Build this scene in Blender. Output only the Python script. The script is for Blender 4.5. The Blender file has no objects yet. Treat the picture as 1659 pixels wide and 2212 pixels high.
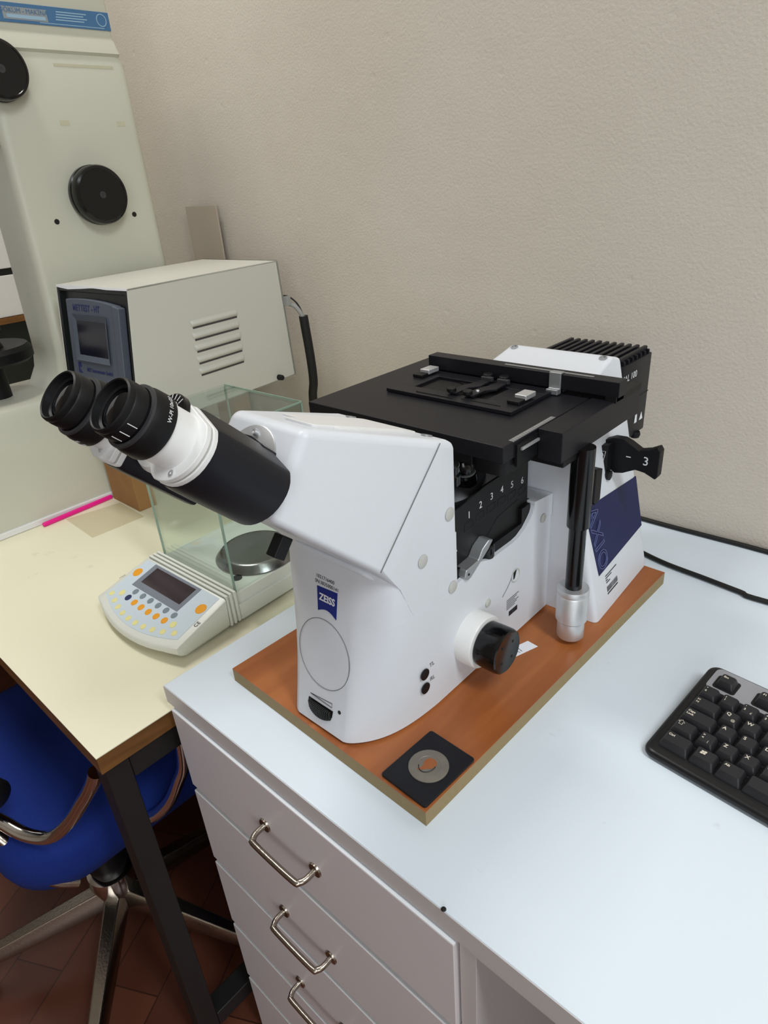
import bpy, bmesh, math, random
from mathutils import Vector, Matrix
random.seed(7)
R = math.radians
C = bpy.context.scene.collection
sc = bpy.context.scene

# ------------------------------------------------------------------ camera
def make_camera():
    f, yaw, pitch, roll = 1419.62, 0.7728, 0.4744, -0.0776
    cy, sy, cp, sp = math.cos(yaw), math.sin(yaw), math.cos(pitch), math.sin(pitch)
    fw = Vector((-sy*cp, cy*cp, -sp)); r = Vector((cy, sy, 0)); u = r.cross(fw)
    c, s = math.cos(roll), math.sin(roll)
    r2 = c*r + s*u; u2 = -s*r + c*u
    cam = bpy.data.cameras.new('camera'); o = bpy.data.objects.new('camera', cam); C.objects.link(o)
    cam.sensor_fit = 'HORIZONTAL'; cam.sensor_width = 36; cam.lens = f*36/1659
    cam.clip_start = .02; cam.clip_end = 30
    m = Matrix((( r2.x, u2.x, -fw.x, .6158), (r2.y, u2.y, -fw.y, -.24), (r2.z, u2.z, -fw.z, .5138), (0, 0, 0, 1)))
    o.matrix_world = m
    sc.camera = o
make_camera()

# ------------------------------------------------------------------ world, lamps, exposure
sc.view_settings.view_transform = 'Standard'
sc.view_settings.look = 'None'
sc.view_settings.gamma = 1
sc.view_settings.use_curve_mapping = False
sc.view_settings.exposure = 0.0
w = bpy.data.worlds.new('room_light'); sc.world = w; w.use_nodes = True
w.node_tree.nodes['Background'].inputs[0].default_value = (.80, .90, 1.0, 1)
w.node_tree.nodes['Background'].inputs[1].default_value = .30

def area_light(name, loc, target, sx, sy, power, col):
    l = bpy.data.lights.new(name, 'AREA'); l.shape = 'RECTANGLE'; l.size = sx; l.size_y = sy
    l.energy = power; l.color = col
    o = bpy.data.objects.new(name, l); C.objects.link(o); o.location = loc
    o.rotation_euler = (Vector(target)-Vector(loc)).to_track_quat('-Z', 'Y').to_euler()
    return o
# fluorescent ceiling fixture over the right of the desk, and one further left
area_light('ceiling_lamp_light', (1.55, -.15, 1.93), (1.20, -.1, 0), .30, 1.2, 36, (.90, .96, 1.0))
area_light('ceiling_lamp_light_far', (-.72, .08, 1.95), (-.68, .08, 0), .30, .60, 17, (1.0, .985, .96))

area_light('cool_fill_light', (2.2, -2.0, .90), (-.3, .2, -.1), 1.8, 1.4, 32, (.90, .95, 1.0))  # broad fill light added to lift drawers, front faces and box sides

# ------------------------------------------------------------------ materials
def s2l(c):
    return tuple(((x/255)/12.92 if x/255 <= .04045 else ((x/255+.055)/1.055)**2.4) for x in c)
MATS = {}
def mat(name, col, rough=.5, metal=0., bump=0., bscale=200., var=0., vscale=8., spec=.5, trans=0., ior=1.45, coat=0.):
    m = bpy.data.materials.new(name); m.use_nodes = True
    nt = m.node_tree; b = nt.nodes['Principled BSDF']
    rgb = s2l(col)
    b.inputs['Base Color'].default_value = (*rgb, 1)
    b.inputs['Roughness'].default_value = rough; b.inputs['Metallic'].default_value = metal
    b.inputs['Specular IOR Level'].default_value = spec
    b.inputs['Transmission Weight'].default_value = trans; b.inputs['IOR'].default_value = ior
    b.inputs['Coat Weight'].default_value = coat
    tc = nt.nodes.new('ShaderNodeTexCoord')
    if var:
        n = nt.nodes.new('ShaderNodeTexNoise'); n.inputs['Scale'].default_value = vscale; n.inputs['Detail'].default_value = 5
        nt.links.new(tc.outputs['Object'], n.inputs['Vector'])
        mx = nt.nodes.new('ShaderNodeMix'); mx.data_type = 'RGBA'
        mx.inputs[6].default_value = (*[x*(1-var) for x in rgb], 1); mx.inputs[7].default_value = (*[min(1, x*(1+var)) for x in rgb], 1)
        nt.links.new(n.outputs['Fac'], mx.inputs[0]); nt.links.new(mx.outputs[2], b.inputs['Base Color'])
    if bump:
        n = nt.nodes.new('ShaderNodeTexNoise'); n.inputs['Scale'].default_value = bscale; n.inputs['Detail'].default_value = 3
        nt.links.new(tc.outputs['Object'], n.inputs['Vector'])
        bp = nt.nodes.new('ShaderNodeBump'); bp.inputs['Strength'].default_value = bump; bp.inputs['Distance'].default_value = .002
        nt.links.new(n.outputs['Fac'], bp.inputs['Height']); nt.links.new(bp.outputs['Normal'], b.inputs['Normal'])
    MATS[name] = m
    return m

def wood_mat(name, c1, c2, scale=(3, 30, 30), rough=.4, bump=.0):
    m = mat(name, c1, rough); nt = m.node_tree; b = nt.nodes['Principled BSDF']
    tc = [n for n in nt.nodes if n.type == 'TEX_COORD'][0]
    mp = nt.nodes.new('ShaderNodeMapping'); mp.inputs['Scale'].default_value = scale
    n = nt.nodes.new('ShaderNodeTexNoise'); n.inputs['Scale'].default_value = 1.5; n.inputs['Detail'].default_value = 6; n.inputs['Distortion'].default_value = .6
    r = nt.nodes.new('ShaderNodeValToRGB')
    r.color_ramp.elements[0].position = .3; r.color_ramp.elements[0].color = (*s2l(c2), 1)
    r.color_ramp.elements[1].position = .7; r.color_ramp.elements[1].color = (*s2l(c1), 1)
    nt.links.new(tc.outputs['Object'], mp.inputs['Vector']); nt.links.new(mp.outputs['Vector'], n.inputs['Vector'])
    nt.links.new(n.outputs['Fac'], r.inputs['Fac']); nt.links.new(r.outputs['Color'], b.inputs['Base Color'])
    return m

def wall_mat():
    m = mat('plaster_wall', (196, 186, 170), .85); nt = m.node_tree; b = nt.nodes['Principled BSDF']
    tc = [n for n in nt.nodes if n.type == 'TEX_COORD'][0]
    n1 = nt.nodes.new('ShaderNodeTexNoise'); n1.inputs['Scale'].default_value = 240; n1.inputs['Detail'].default_value = 4
    n2 = nt.nodes.new('ShaderNodeTexNoise'); n2.inputs['Scale'].default_value = 14; n2.inputs['Detail'].default_value = 6
    vo = nt.nodes.new('ShaderNodeTexVoronoi'); vo.inputs['Scale'].default_value = 16
    for n in (n1, n2, vo): nt.links.new(tc.outputs['Object'], n.inputs['Vector'])
    pit = nt.nodes.new('ShaderNodeMapRange'); pit.inputs[1].default_value = .0; pit.inputs[2].default_value = .10
    nt.links.new(vo.outputs['Distance'], pit.inputs[0])
    a = nt.nodes.new('ShaderNodeMath'); a.operation = 'MULTIPLY_ADD'; a.inputs[1].default_value = .30
    nt.links.new(n1.outputs['Fac'], a.inputs[0]); 
    k = nt.nodes.new('ShaderNodeMath'); k.operation = 'MULTIPLY'; k.inputs[1].default_value = .55
    nt.links.new(n2.outputs['Fac'], k.inputs[0]); nt.links.new(k.outputs[0], a.inputs[2])
    a2 = nt.nodes.new('ShaderNodeMath'); a2.operation = 'MULTIPLY_ADD'; a2.inputs[1].default_value = .25
    nt.links.new(pit.outputs[0], a2.inputs[0]); nt.links.new(a.outputs[0], a2.inputs[2])
    bp = nt.nodes.new('ShaderNodeBump'); bp.inputs['Strength'].default_value = .42; bp.inputs['Distance'].default_value = .006
    nt.links.new(a2.outputs[0], bp.inputs['Height']); nt.links.new(bp.outputs['Normal'], b.inputs['Normal'])
    n3 = nt.nodes.new('ShaderNodeTexNoise'); n3.inputs['Scale'].default_value = 2.5; n3.inputs['Detail'].default_value = 5
    nt.links.new(tc.outputs['Object'], n3.inputs['Vector'])
    mx = nt.nodes.new('ShaderNodeMix'); mx.data_type = 'RGBA'
    mx.inputs[6].default_value = (*s2l((190, 179, 165)), 1); mx.inputs[7].default_value = (*s2l((205, 198, 186)), 1)
    nt.links.new(n3.outputs['Fac'], mx.inputs[0]); nt.links.new(mx.outputs[2], b.inputs['Base Color'])
    return m

def floor_mat():
    m = mat('floor_laminate', (120, 62, 42), .35); nt = m.node_tree; b = nt.nodes['Principled BSDF']
    tc = [n for n in nt.nodes if n.type == 'TEX_COORD'][0]
    br = nt.nodes.new('ShaderNodeTexBrick'); br.inputs['Scale'].default_value = 1
    br.inputs['Brick Width'].default_value = .60; br.inputs['Row Height'].default_value = .10; br.inputs['Mortar Size'].default_value = .0012
    br.inputs['Color1'].default_value = (*s2l((112, 66, 48)), 1); br.inputs['Color2'].default_value = (*s2l((84, 46, 33)), 1)
    br.inputs['Mortar'].default_value = (*s2l((58, 32, 24)), 1)
    mp = nt.nodes.new('ShaderNodeMapping'); mp.inputs['Rotation'].default_value = (0, 0, R(62))
    nt.links.new(tc.outputs['Object'], mp.inputs['Vector']); nt.links.new(mp.outputs['Vector'], br.inputs['Vector'])
    nt.links.new(br.outputs['Color'], b.inputs['Base Color'])
    return m

def smudge_mat(name, col, dirt, rough, thr=.70, scale=22, spec=.5):
    m = mat(name, col, rough, spec=spec); nt = m.node_tree; b = nt.nodes['Principled BSDF']
    tc = [n for n in nt.nodes if n.type == 'TEX_COORD'][0]
    n = nt.nodes.new('ShaderNodeTexNoise'); n.inputs['Scale'].default_value = scale; n.inputs['Detail'].default_value = 7; n.inputs['Roughness'].default_value = .65
    r = nt.nodes.new('ShaderNodeMapRange'); r.inputs[1].default_value = thr; r.inputs[2].default_value = thr+.12
    r.inputs[4].default_value = .45
    mx = nt.nodes.new('ShaderNodeMix'); mx.data_type = 'RGBA'
    mx.inputs[6].default_value = (*s2l(col), 1); mx.inputs[7].default_value = (*s2l(dirt), 1)
    nt.links.new(tc.outputs['Object'], n.inputs['Vector']); nt.links.new(n.outputs['Fac'], r.inputs[0])
    nt.links.new(r.outputs[0], mx.inputs[0]); nt.links.new(mx.outputs[2], b.inputs['Base Color'])
    return m

M_wall = wall_mat(); M_floor = floor_mat()
M_ceil = mat('ceiling_paint', (230, 228, 222), .9)
M_desk = smudge_mat('desk_laminate', (218, 228, 236), (150, 155, 160), .32, .68, 30)
M_deskedge = mat('desk_edge_band', (200, 194, 192), .45, var=.04)
M_drawer = mat('drawer_front_laminate', (214, 207, 208), .38, var=.03)
M_drawertop = mat('bright_edge_white', (240, 242, 244), .35)  # light on the drawer tops is put into this whiter tone
M_shade = mat('shaded_inside', (70, 64, 64), .6)  # dark tone stands in for shade inside kneehole, drawers and louvre slots
M_cream = smudge_mat('cream_laminate', (236, 231, 204), (150, 148, 128), .42, .66, 16)
M_woodedge = wood_mat('brown_wood_edge', (124, 84, 40), (98, 64, 28), (8, 8, 40), .5)
M_board = wood_mat('varnished_board', (170, 102, 54), (140, 76, 36), (26, 3, 8), .32)
M_mdf = mat('raw_board_edge', (146, 128, 92), .8, bump=.3, bscale=600, var=.10, vscale=200)
M_white = mat('scope_white', (212, 215, 220), .38, bump=.10, bscale=1800)
M_white2 = mat('scope_white_smooth', (226, 226, 224), .35)
M_grey = mat('scope_light_grey', (176, 174, 168), .4)
M_cap = mat('plug_cap_grey', (186, 186, 180), .5)
M_black = mat('matte_black', (12, 12, 14), .5, spec=.35)
M_anod = mat('anodised_black', (22, 22, 27), .42, spec=.3, bump=.05, bscale=900)
M_gloss = mat('gloss_black', (10, 10, 11), .16)
M_sleeve = mat('black_sleeve', (22, 23, 29), .42, spec=.35)
M_dgrey = mat('dark_grey_metal', (58, 58, 60), .45, .3)
M_silver = mat('satin_aluminium', (214, 215, 216), .42, .75, bump=.05, bscale=700)
M_alu = mat('dull_aluminium', (178, 180, 182), .42, .8)
M_chrome = mat('chrome', (230, 228, 224), .12, 1.0, bump=.03, bscale=60)
M_nickel = mat('worn_nickel', (170, 160, 148), .24, 1.0, bump=.12, bscale=260)
M_blue = mat('logo_blue', (22, 40, 120), .4)
M_navy = mat('panel_navy', (22, 29, 74), .5, spec=.3)
M_navyline = mat('panel_navy_line', (92, 100, 146), .4)
M_ink = mat('black_print', (35, 35, 38), .6)
M_inkg = mat('grey_print', (110, 110, 112), .6)
M_wprint = mat('white_print', (225, 226, 228), .5)
M_paper = mat('paper', (232, 232, 236), .8)
M_seam = mat('seam_line', (110, 112, 112), .7)
M_tester = mat('tester_cream_enamel', (196, 196, 180), .38, var=.03, vscale=5, bump=.03, bscale=60)
M_box = mat('box_enamel', (200, 199, 188), .42, bump=.04, bscale=900)
M_boxd = mat('box_black_recess', (24, 28, 28), .35)
M_panel = mat('display_panel_grey', (82, 88, 100), .5)
M_screen = mat('dark_lcd', (20, 22, 34), .15, var=.25, vscale=30)
M_bluetext = mat('blue_print', (38, 44, 96), .5)
M_plateblue = mat('label_blue', (66, 110, 150), .45)
M_plateframe = mat('label_aluminium', (150, 158, 164), .4, .4)
M_tape = mat('tape_residue', (186, 182, 150), .6)
M_card = mat('brown_block', (150, 110, 66), .8, bump=.3, bscale=300, var=.12, vscale=30)
M_pink = mat('pink_plastic', (236, 20, 140), .35)
M_bal = mat('balance_white', (222, 224, 214), .38)
M_balplat = mat('balance_platform', (214, 216, 206), .4)
M_keypad = mat('balance_keypad_foil', (200, 212, 220), .35)
M_lcdframe = mat('balance_lcd_frame', (120, 126, 136), .35)
M_lcd = mat('balance_lcd', (52, 40, 42), .12)
M_orange = mat('key_orange', (232, 156, 20), .4)
M_yel = mat('key_pale_yellow', (228, 220, 150), .4)
M_kgrey = mat('key_grey', (120, 134, 140), .4)
M_kblue = mat('key_navy', (28, 40, 84), .4)
M_pan = mat('steel_pan', (150, 148, 148), .25, 1.0, bump=.05, bscale=120)
M_dot = mat('dark_dot', (12, 12, 12), .6)
M_key = mat('keycap_black', (34, 34, 37), .42, bump=.06, bscale=1500)
M_kbody = mat('keyboard_black', (20, 20, 22), .35)
M_kband = mat('keyboard_grey_band', (150, 150, 154), .38)
M_legend = mat('key_legend', (214, 206, 188), .5)
M_seat = mat('blue_fabric', (5, 38, 118), .9, bump=.4, bscale=700)
M_steel = mat('black_painted_steel', (27, 25, 24), .5, var=.3, vscale=30)
M_rubber = mat('black_rubber', (14, 14, 14), .55)
M_greyp = mat('grey_plastic', (150, 150, 146), .5)

def glass_mat():
    m = bpy.data.materials.new('clear_glass'); m.use_nodes = True; nt = m.node_tree; nt.nodes.clear()
    out = nt.nodes.new('ShaderNodeOutputMaterial')
    tr = nt.nodes.new('ShaderNodeBsdfTransparent'); tr.inputs[0].default_value = (.93, .965, .95, 1)
    gl = nt.nodes.new('ShaderNodeBsdfGlossy'); gl.inputs['Roughness'].default_value = .03
    lw = nt.nodes.new('ShaderNodeLayerWeight'); lw.inputs[0].default_value = .5
    pw = nt.nodes.new('ShaderNodeMath'); pw.operation = 'POWER'; pw.inputs[1].default_value = 4
    nt.links.new(lw.outputs['Facing'], pw.inputs[0])
    fr = nt.nodes.new('ShaderNodeMath'); fr.operation = 'MULTIPLY_ADD'; fr.inputs[1].default_value = .7; fr.inputs[2].default_value = .035
    nt.links.new(pw.outputs[0], fr.inputs[0])
    mx = nt.nodes.new('ShaderNodeMixShader')
    nt.links.new(fr.outputs[0], mx.inputs[0]); nt.links.new(tr.outputs[0], mx.inputs[1]); nt.links.new(gl.outputs[0], mx.inputs[2])
    nt.links.new(mx.outputs[0], out.inputs[0]); return m
M_glass = glass_mat()
M_glassedge = mat('glass_green_edge', (142, 168, 150), .2)
M_lens = mat('eyepiece_lens', (8, 9, 12), .04, spec=.6)

# ------------------------------------------------------------------ mesh helpers
class MB:
    """collects shapes, links them as one mesh object"""
    def __init__(s): s.v = []; s.f = []
    def add(s, vs, fs):
        n = len(s.v); s.v += [tuple(v) for v in vs]; s.f += [tuple(i+n for i in f) for f in fs]; return s
    def box(s, x0, x1, y0, y1, z0, z1, tf=None):
        vs = [Vector((x, y, z)) for z in (z0, z1) for y in (y0, y1) for x in (x0, x1)]
        if tf: vs = [tf @ v for v in vs]
        return s.add(vs, [(0, 2, 3, 1), (4, 5, 7, 6), (0, 1, 5, 4), (2, 6, 7, 3), (0, 4, 6, 2), (1, 3, 7, 5)])
    def loft(s, rings, cap=True, close=True):
        n = len(rings[0]); vs = [v for r in rings for v in r]; fs = []
        for i in range(len(rings)-1):
            for j in range(n if close else n-1):
                k = (j+1) % n
                fs.append((i*n+j, i*n+k, (i+1)*n+k, (i+1)*n+j))
        if cap:
            fs.append(tuple(reversed(range(n)))); fs.append(tuple((len(rings)-1)*n+j for j in range(n)))
        return s.add(vs, fs)
    def prism(s, poly, fn, a, b):
        """poly of 2D points, fn(p, q, h) -> Vector"""
        return s.loft([[fn(p, q, a) for p, q in poly], [fn(p, q, b) for p, q in poly]])
    def lathe(s, prof, o, ax, n=40, cap=True):
        o = Vector(o); ax = Vector(ax).normalized(); u = ax.orthogonal().normalized(); w_ = ax.cross(u)
        rings = [[o+ax*t+(u*math.cos(2*math.pi*k/n)+w_*math.sin(2*math.pi*k/n))*max(r, 1e-5) for k in range(n)] for r, t in prof]
        return s.loft(rings, cap)
    def tube(s, path, r, n=12, smooth=0):
        P = [Vector(p) for p in path]
        if smooth:
            Q = []
            for i in range(len(P)-1):
                p0 = P[max(i-1, 0)]; p1 = P[i]; p2 = P[i+1]; p3 = P[min(i+2, len(P)-1)]
                for k in range(smooth):
                    t = k/smooth
                    Q.append(.5*((2*p1)+(p2-p0)*t+(2*p0-5*p1+4*p2-p3)*t*t+(3*p1-p0-3*p2+p3)*t**3))
            Q.append(P[-1]); P = Q
        rings = []; u = None
        for i, p in enumerate(P):
            d = (P[min(i+1, len(P)-1)]-P[max(i-1, 0)]).normalized()
            if u is None: u = d.orthogonal().normalized()
            u = (u-d*u.dot(d)).normalized(); w_ = d.cross(u)
            rr = r(i/(len(P)-1)) if callable(r) else r
            rings.append([p+(u*math.cos(2*math.pi*k/n)+w_*math.sin(2*math.pi*k/n))*rr for k in range(n)])
        return s.loft(rings)
    def build(s, name, m, parent=None, bevel=0., seg=3, ang=35, smooth=True):
        me = bpy.data.meshes.new(name); me.from_pydata(s.v, [], s.f); me.update()
        bm = bmesh.new(); bm.from_mesh(me); bmesh.ops.recalc_face_normals(bm, faces=bm.faces); bm.to_mesh(me); bm.free()
        me.materials.append(m)
        if smooth:
            for p in me.polygons: p.use_smooth = True
            me.set_sharp_from_angle(angle=R(ang))
        o = bpy.data.objects.new(name, me); C.objects.link(o)
        if parent: o.parent = parent
        if bevel:
            b = o.modifiers.new('bevel', 'BEVEL'); b.width = bevel; b.segments = seg; b.limit_method = 'ANGLE'; b.angle_limit = R(28)
            b.harden_normals = True
        return o

def empty(name, loc, rz=0, label=None, cat=None, group=None):
    o = bpy.data.objects.new(name, None); C.objects.link(o); o.location = loc; o.rotation_euler = (0, 0, rz)
    o.empty_display_size = .02
    tag(o, label, cat, group); return o
def tag(o, label=None, cat=None, group=None, kind=None):
    if label: o['label'] = label
    if cat: o['category'] = cat
    if group: o['group'] = group
    if kind: o['kind'] = kind
    return o
def text(s, size, org, xd, yd, m, parent, name='lettering', font_space=1.0, outline=0, align='CENTER', squash=1.0, bold=0.0):
    """lettering as a thin mesh: org centre, xd reading direction, yd up direction of the letters"""
    cu = bpy.data.curves.new(name, 'FONT'); cu.body = s; cu.size = size; cu.align_x = align; cu.align_y = 'CENTER'
    cu.space_character = font_space; cu.resolution_u = 3
    if outline:
        cu.fill_mode = 'NONE'; cu.bevel_depth = outline
    else:
        cu.extrude = .00005; cu.offset = bold
    tmp = bpy.data.objects.new('tmp_text', cu); C.objects.link(tmp)
    dg = bpy.context.evaluated_depsgraph_get()
    me = bpy.data.meshes.new_from_object(tmp.evaluated_get(dg))
    bpy.data.objects.remove(tmp); bpy.data.curves.remove(cu)
    xd = Vector(xd).normalized(); yd = Vector(yd); yd = (yd-xd*yd.dot(xd)).normalized(); zd = xd.cross(yd)
    o_ = Vector(org)
    for v in me.vertices: v.co = o_+xd*(v.co.x*squash)+yd*v.co.y+zd*v.co.z
    me.materials.clear(); me.materials.append(m); me.name = name
    o = bpy.data.objects.new(name, me); C.objects.link(o)
    if parent: o.parent = parent
    return o

def rrect(x0, x1, y0, y1, r, n=5):
    pts = []
    for cx, cy, a0 in ((x1-r, y0+r, -90), (x1-r, y1-r, 0), (x0+r, y1-r, 90), (x0+r, y0+r, 180)):
        for k in range(n+1):
            a = R(a0+90*k/n); pts.append((cx+r*math.cos(a), cy+r*math.sin(a)))
    return pts
XY = lambda p, q, h: Vector((p, q, h))
YZ = lambda p, q, h: Vector((h, p, q))
XZ = lambda p, q, h: Vector((p, h, q))

# ------------------------------------------------------------------ the room
FZ = -.75; WY = .70
def struct(o): o['kind'] = 'structure'; return o
struct(MB().box(-3.2, 3.2, -3.0, WY+.1, FZ-.05, FZ).build('floor', M_floor, smooth=False))
struct(MB().box(-3.2, 3.2, WY, WY+.1, FZ, 2.0).build('wall_back', M_wall, smooth=False))
struct(MB().box(-3.2, -3.1, -3.0, WY, FZ, 2.0).build('wall_left', M_wall, smooth=False))
struct(MB().box(3.1, 3.2, -3.0, WY, FZ, 2.0).build('wall_right', M_wall, smooth=False))
struct(MB().box(-3.2, 3.2, -3.1, -3.0, FZ, 2.0).build('wall_front', M_wall, smooth=False))
struct(MB().box(-3.2, 3.2, -3.0, WY+.1, 2.0, 2.05).build('ceiling', M_ceil, smooth=False))
struct(MB().box(-3.1, 3.1, WY-.012, WY, FZ, FZ+.07).build('baseboard_back', M_drawertop, smooth=False))

# ------------------------------------------------------------------ white desk with drawers
desk = empty('desk', (0, 0, 0), 0, 'white laminate desk with drawers under the microscope, drawer handles of bent metal', 'desk')
MB().box(0, 1.7, 0, WY-.003, -.026, 0).build('worktop', M_desk, desk, .0012, 2)
MB().box(-.0004, 1.7, -.0006, .0002, -.0255, -.0012).build('front_edge', M_deskedge, desk)
c = MB()
c.box(.006, .024, .0085, WY-.03, FZ, -.026)          # left side
c.box(.4265, .443, .0010, WY-.03, FZ, -.026)         # divider right of the drawers
c.box(.024, .4265, .012, .028, -.060, -.026)         # top rail
c.box(.024, .4265, WY-.05, WY-.03, FZ, -.026)
c.box(.024, .4265, .02, WY-.05, FZ+.0, FZ+.02)
c.box(.443, 1.66, .0005, .018, -.0300, -.026)
c.build('carcass', M_deskedge, desk, .0006, 1)
MB().box(1.66, 1.68, .01, WY-.03, FZ, -.028).build('end_panel', M_deskedge, desk, .0006, 1)
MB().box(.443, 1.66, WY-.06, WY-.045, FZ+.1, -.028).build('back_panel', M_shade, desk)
for zt, zb, hz in ((-.030, -.155, -.098), (-.166, -.296, -.249), (-.307, -.438, -.398), (-.449, -.578, -.545), (-.589, -.730, -.690)):
    d = MB().box(.0105, .4243, -.0035, .0078, zb, zt).build('drawer', M_drawer, desk, .0010, 2)
    MB().box(.0112, .4236, -.0032, .0075, zt-.001, zt+.0006).build('drawer_edge', M_drawertop, d)
    MB().box(.030, .40, .0078, .30, zb+.01, zt-.012).build('drawer_body', M_shade, d)
    x0, x1 = .1715, .2515
    MB().tube([(x0, -.0035, hz), (x0, -.016, hz-.0005), (x0+.003, -.0225, hz-.001), (x0+.010, -.0255, hz-.001), (x1-.010, -.0255, hz-.001), (x1-.003, -.0225, hz-.001), (x1, -.016, hz-.0005), (x1, -.0035, hz)], .0034, 12, 5).build('handle', M_nickel, d)
    for x in (x0, x1):
        MB().lathe([(.0085, 0), (.008, .002), (.004, .0024)], (x, -.0035, hz), (0, -1, 0), 24).build('handle_rose', M_nickel, d)
tag(MB().lathe([(.0001, 0), (.0016, .0002), (.0022, .0010), (.0015, .0021), (.0001, .0024)], (.4128, .0002, 0), (0, 0, 1), 16).build('crumb', M_dot), 'tiny black speck on the front edge of the white desk', 'crumb')

# ------------------------------------------------------------------ cream table
ct = empty('work_table', (0, 0, 0), 0, 'cream topped table with brown wood edge on a black steel frame', 'table')
TZ = -.0434
MB().box(-1.46, -.0045, -.0935, WY-.004, TZ-.0012, TZ).build('table_top', M_cream, ct)
MB().box(-1.4595, -.005, -.093, WY-.0045, TZ-.026, TZ-.0012).build('table_edge', M_woodedge, ct)
def sqbar(x0, x1, y0, y1, z0, z1): return MB().box(x0, x1, y0, y1, z0, z1)
for y0 in (-.088, .63):
    sqbar(-.045, -.012, y0, y0+.030, FZ, TZ-.026).build('leg', M_steel, ct, .002, 2)
    sqbar(-1.44, -1.41, y0, y0+.030, FZ, TZ-.026).build('leg', M_steel, ct, .002, 2)
sqbar(-.045, -.012, -.058, .63, TZ-.066, TZ-.026).build('side_rail', M_steel, ct, .002, 2)
sqbar(-1.41, -.045, .64, .66, TZ-.066, TZ-.026).build('rear_rail', M_steel, ct, .002, 2)
sqbar(-.045, -.012, -.058, .63, -.672, -.640).build('stretcher', M_steel, ct, .002, 2)
tag(MB().prism([(-.638, .156), (-.518, .152), (-.515, .256), (-.616, .258)], XY, TZ+.0001, TZ+.0004).build('clear_sheet', mat('clear_film', (212, 202, 168), .25)), 'thin clear plastic sheet lying on the cream table by the pink stick', 'sheet')
tag(MB().box(-.0042, .0042, -.076, .071, 0, .0080).build('marker_stick', M_pink, None, .003, 3), 'bright pink plastic stick lying along the tester base', 'stick')
o = bpy.data.objects['marker_stick']; o.location = (-.6480, .190, TZ+.0002); o.rotation_euler = (0, 0, R(3.5))

# ------------------------------------------------------------------ hardness tester
tx = -.70
te = empty('hardness_tester', (-.77, .2, TZ), 0, 'large cream enamelled hardness tester with a C-shaped frame standing on the cream table', 'testing machine')
def T(o): return o
def tl(b):  # shift world coordinates into the tester's frame
    b.v = [(x+.77, y-.2, z-TZ) for x, y, z in b.v]; return b
# frame profile in y-z (C-frame), base wider
base = MB()
bp_ = [(-.06, TZ+.004), (.50, TZ+.004), (.53, .02), (.53, .15), (.50, .185), (-.03, .185), (-.06, .15)]
ring = lambda x, ins, z0: [Vector((x, min(max(y, -.06+ins), .53-ins), min(z, .185-ins)) ) for y, z in bp_]
base.loft([ring(-.875, .022, 0), ring(-.862, .006, 0), ring(-.850, 0, 0), ring(-.672, 0, 0), ring(-.664, .004, 0), ring(-.660, .016, 0)])
tl(base).build('base', M_tester, te, 0)
tl(MB().box(-.868, -.655, -.065, .535, TZ+.0002, TZ+.012))  .build('base_flange', M_white2, te, .002, 2)
col = MB()
def cring(z, x1, y0, y1, r=.018, x0=-.835):
    return [Vector((p, q, z)) for p, q in rrect(x0, x1, y0, y1, r, 5)]
col.loft([cring(.175, -.672, .205, .528), cring(.19, -.686, .232, .528), cring(.215, -.694, .248, .528), cring(.25, tx, .256, .528), cring(.40, tx, .262, .528), cring(.60, tx, .268, .527), cring(.725, tx, .272, .526), cring(.735, tx-.004, .276, .522)])
tl(col).build('column', M_tester, te, 0)
head = MB()
head.loft([cring(.733, tx-.006, .10, .516, .006), cring(.739, tx+.001, .10, .517, .006), cring(.755, tx-.004, .10, .515, .006), cring(.765, tx-.010, .10, .514, .006), cring(.775, tx-.008, .10, .514, .006), cring(1.00, tx-.006, .10, .514, .006)])
head.loft([cring(.60, -.71, .10, .27, .01, -.82), cring(.735, -.71, .10, .27, .01, -.82)])
tl(head).build('head', M_tester, te, 0)
tl(MB().lathe([(.030, 0), (.030, .22)], (-.765, .15, .39), (0, 0, 1))).build('load_spindle', M_alu, te)
hw = MB().lathe([(.02, -.012), (.074, -.012), (.082, -.006), (.082, .010), (.076, .018), (.035, .014), (.03, .03)], (-.765, .150, .262), (0, 0, 1), 40)
tl(hw).build('handwheel', M_black, te)
tl(MB().lathe([(.024, 0), (.024, .12), (.040, .122), (.040, .135)], (-.765, .15, .185), (0, 0, 1), 32)).build('elevating_screw', M_black, te)
for (y, z, r) in ((.4042, .5148, .0505), (.286, .704, .044)):
    k = tl(MB().lathe([(r*.98, 0), (r, .003), (r, .010), (r*.92, .0115), (r*.92, .014), (r*.985, .0155), (r*.985, .027), (r*.95, .031), (r*.87, .0325), (r*.85, .0315), (.0001, .0312)], (tx, y, z), (1, 0, 0), 56)).build('side_cover_knob', M_gloss, te)
    tl(MB().lathe([(.006, 0), (.006, .001), (.002, .001), (.002, .0004), (.0001, .0004)], (tx+.0312, y, z), (1, 0, 0), 20)).build('hub_mark', M_dgrey, k)
for (y, z) in ((.3211, .4771), (.4745, .4766)):
    tl(MB().lathe([(.0046, 0), (.0046, .0006), (.0001, .0006)], (tx, y, z), (1, 0, 0), 20)).build('screw_hole', M_dot, te)
M_tape2 = mat('tape_residue_pale', (192, 190, 164), .5)
for y0, y1, z0, z1 in ((.387, .496, .7155, .7200), (.373, .390, .628, .636), (.480, .496, .626, .634)):
    tl(MB().box(tx-.0001, tx+.0004, y0, y1, z0, z1)).build('tape_residue', M_tape2, te)
px = tx-.0075
pl_ = tl(MB().box(px-.002, px+.0012, .300, .512, .7745, .8010)).build('name_plate', M_plateblue, te)
tl(MB().box(px+.0008, px+.0014, .3275, .400, .7785, .7955)).build('plate_field', M_plateframe, pl_)
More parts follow.
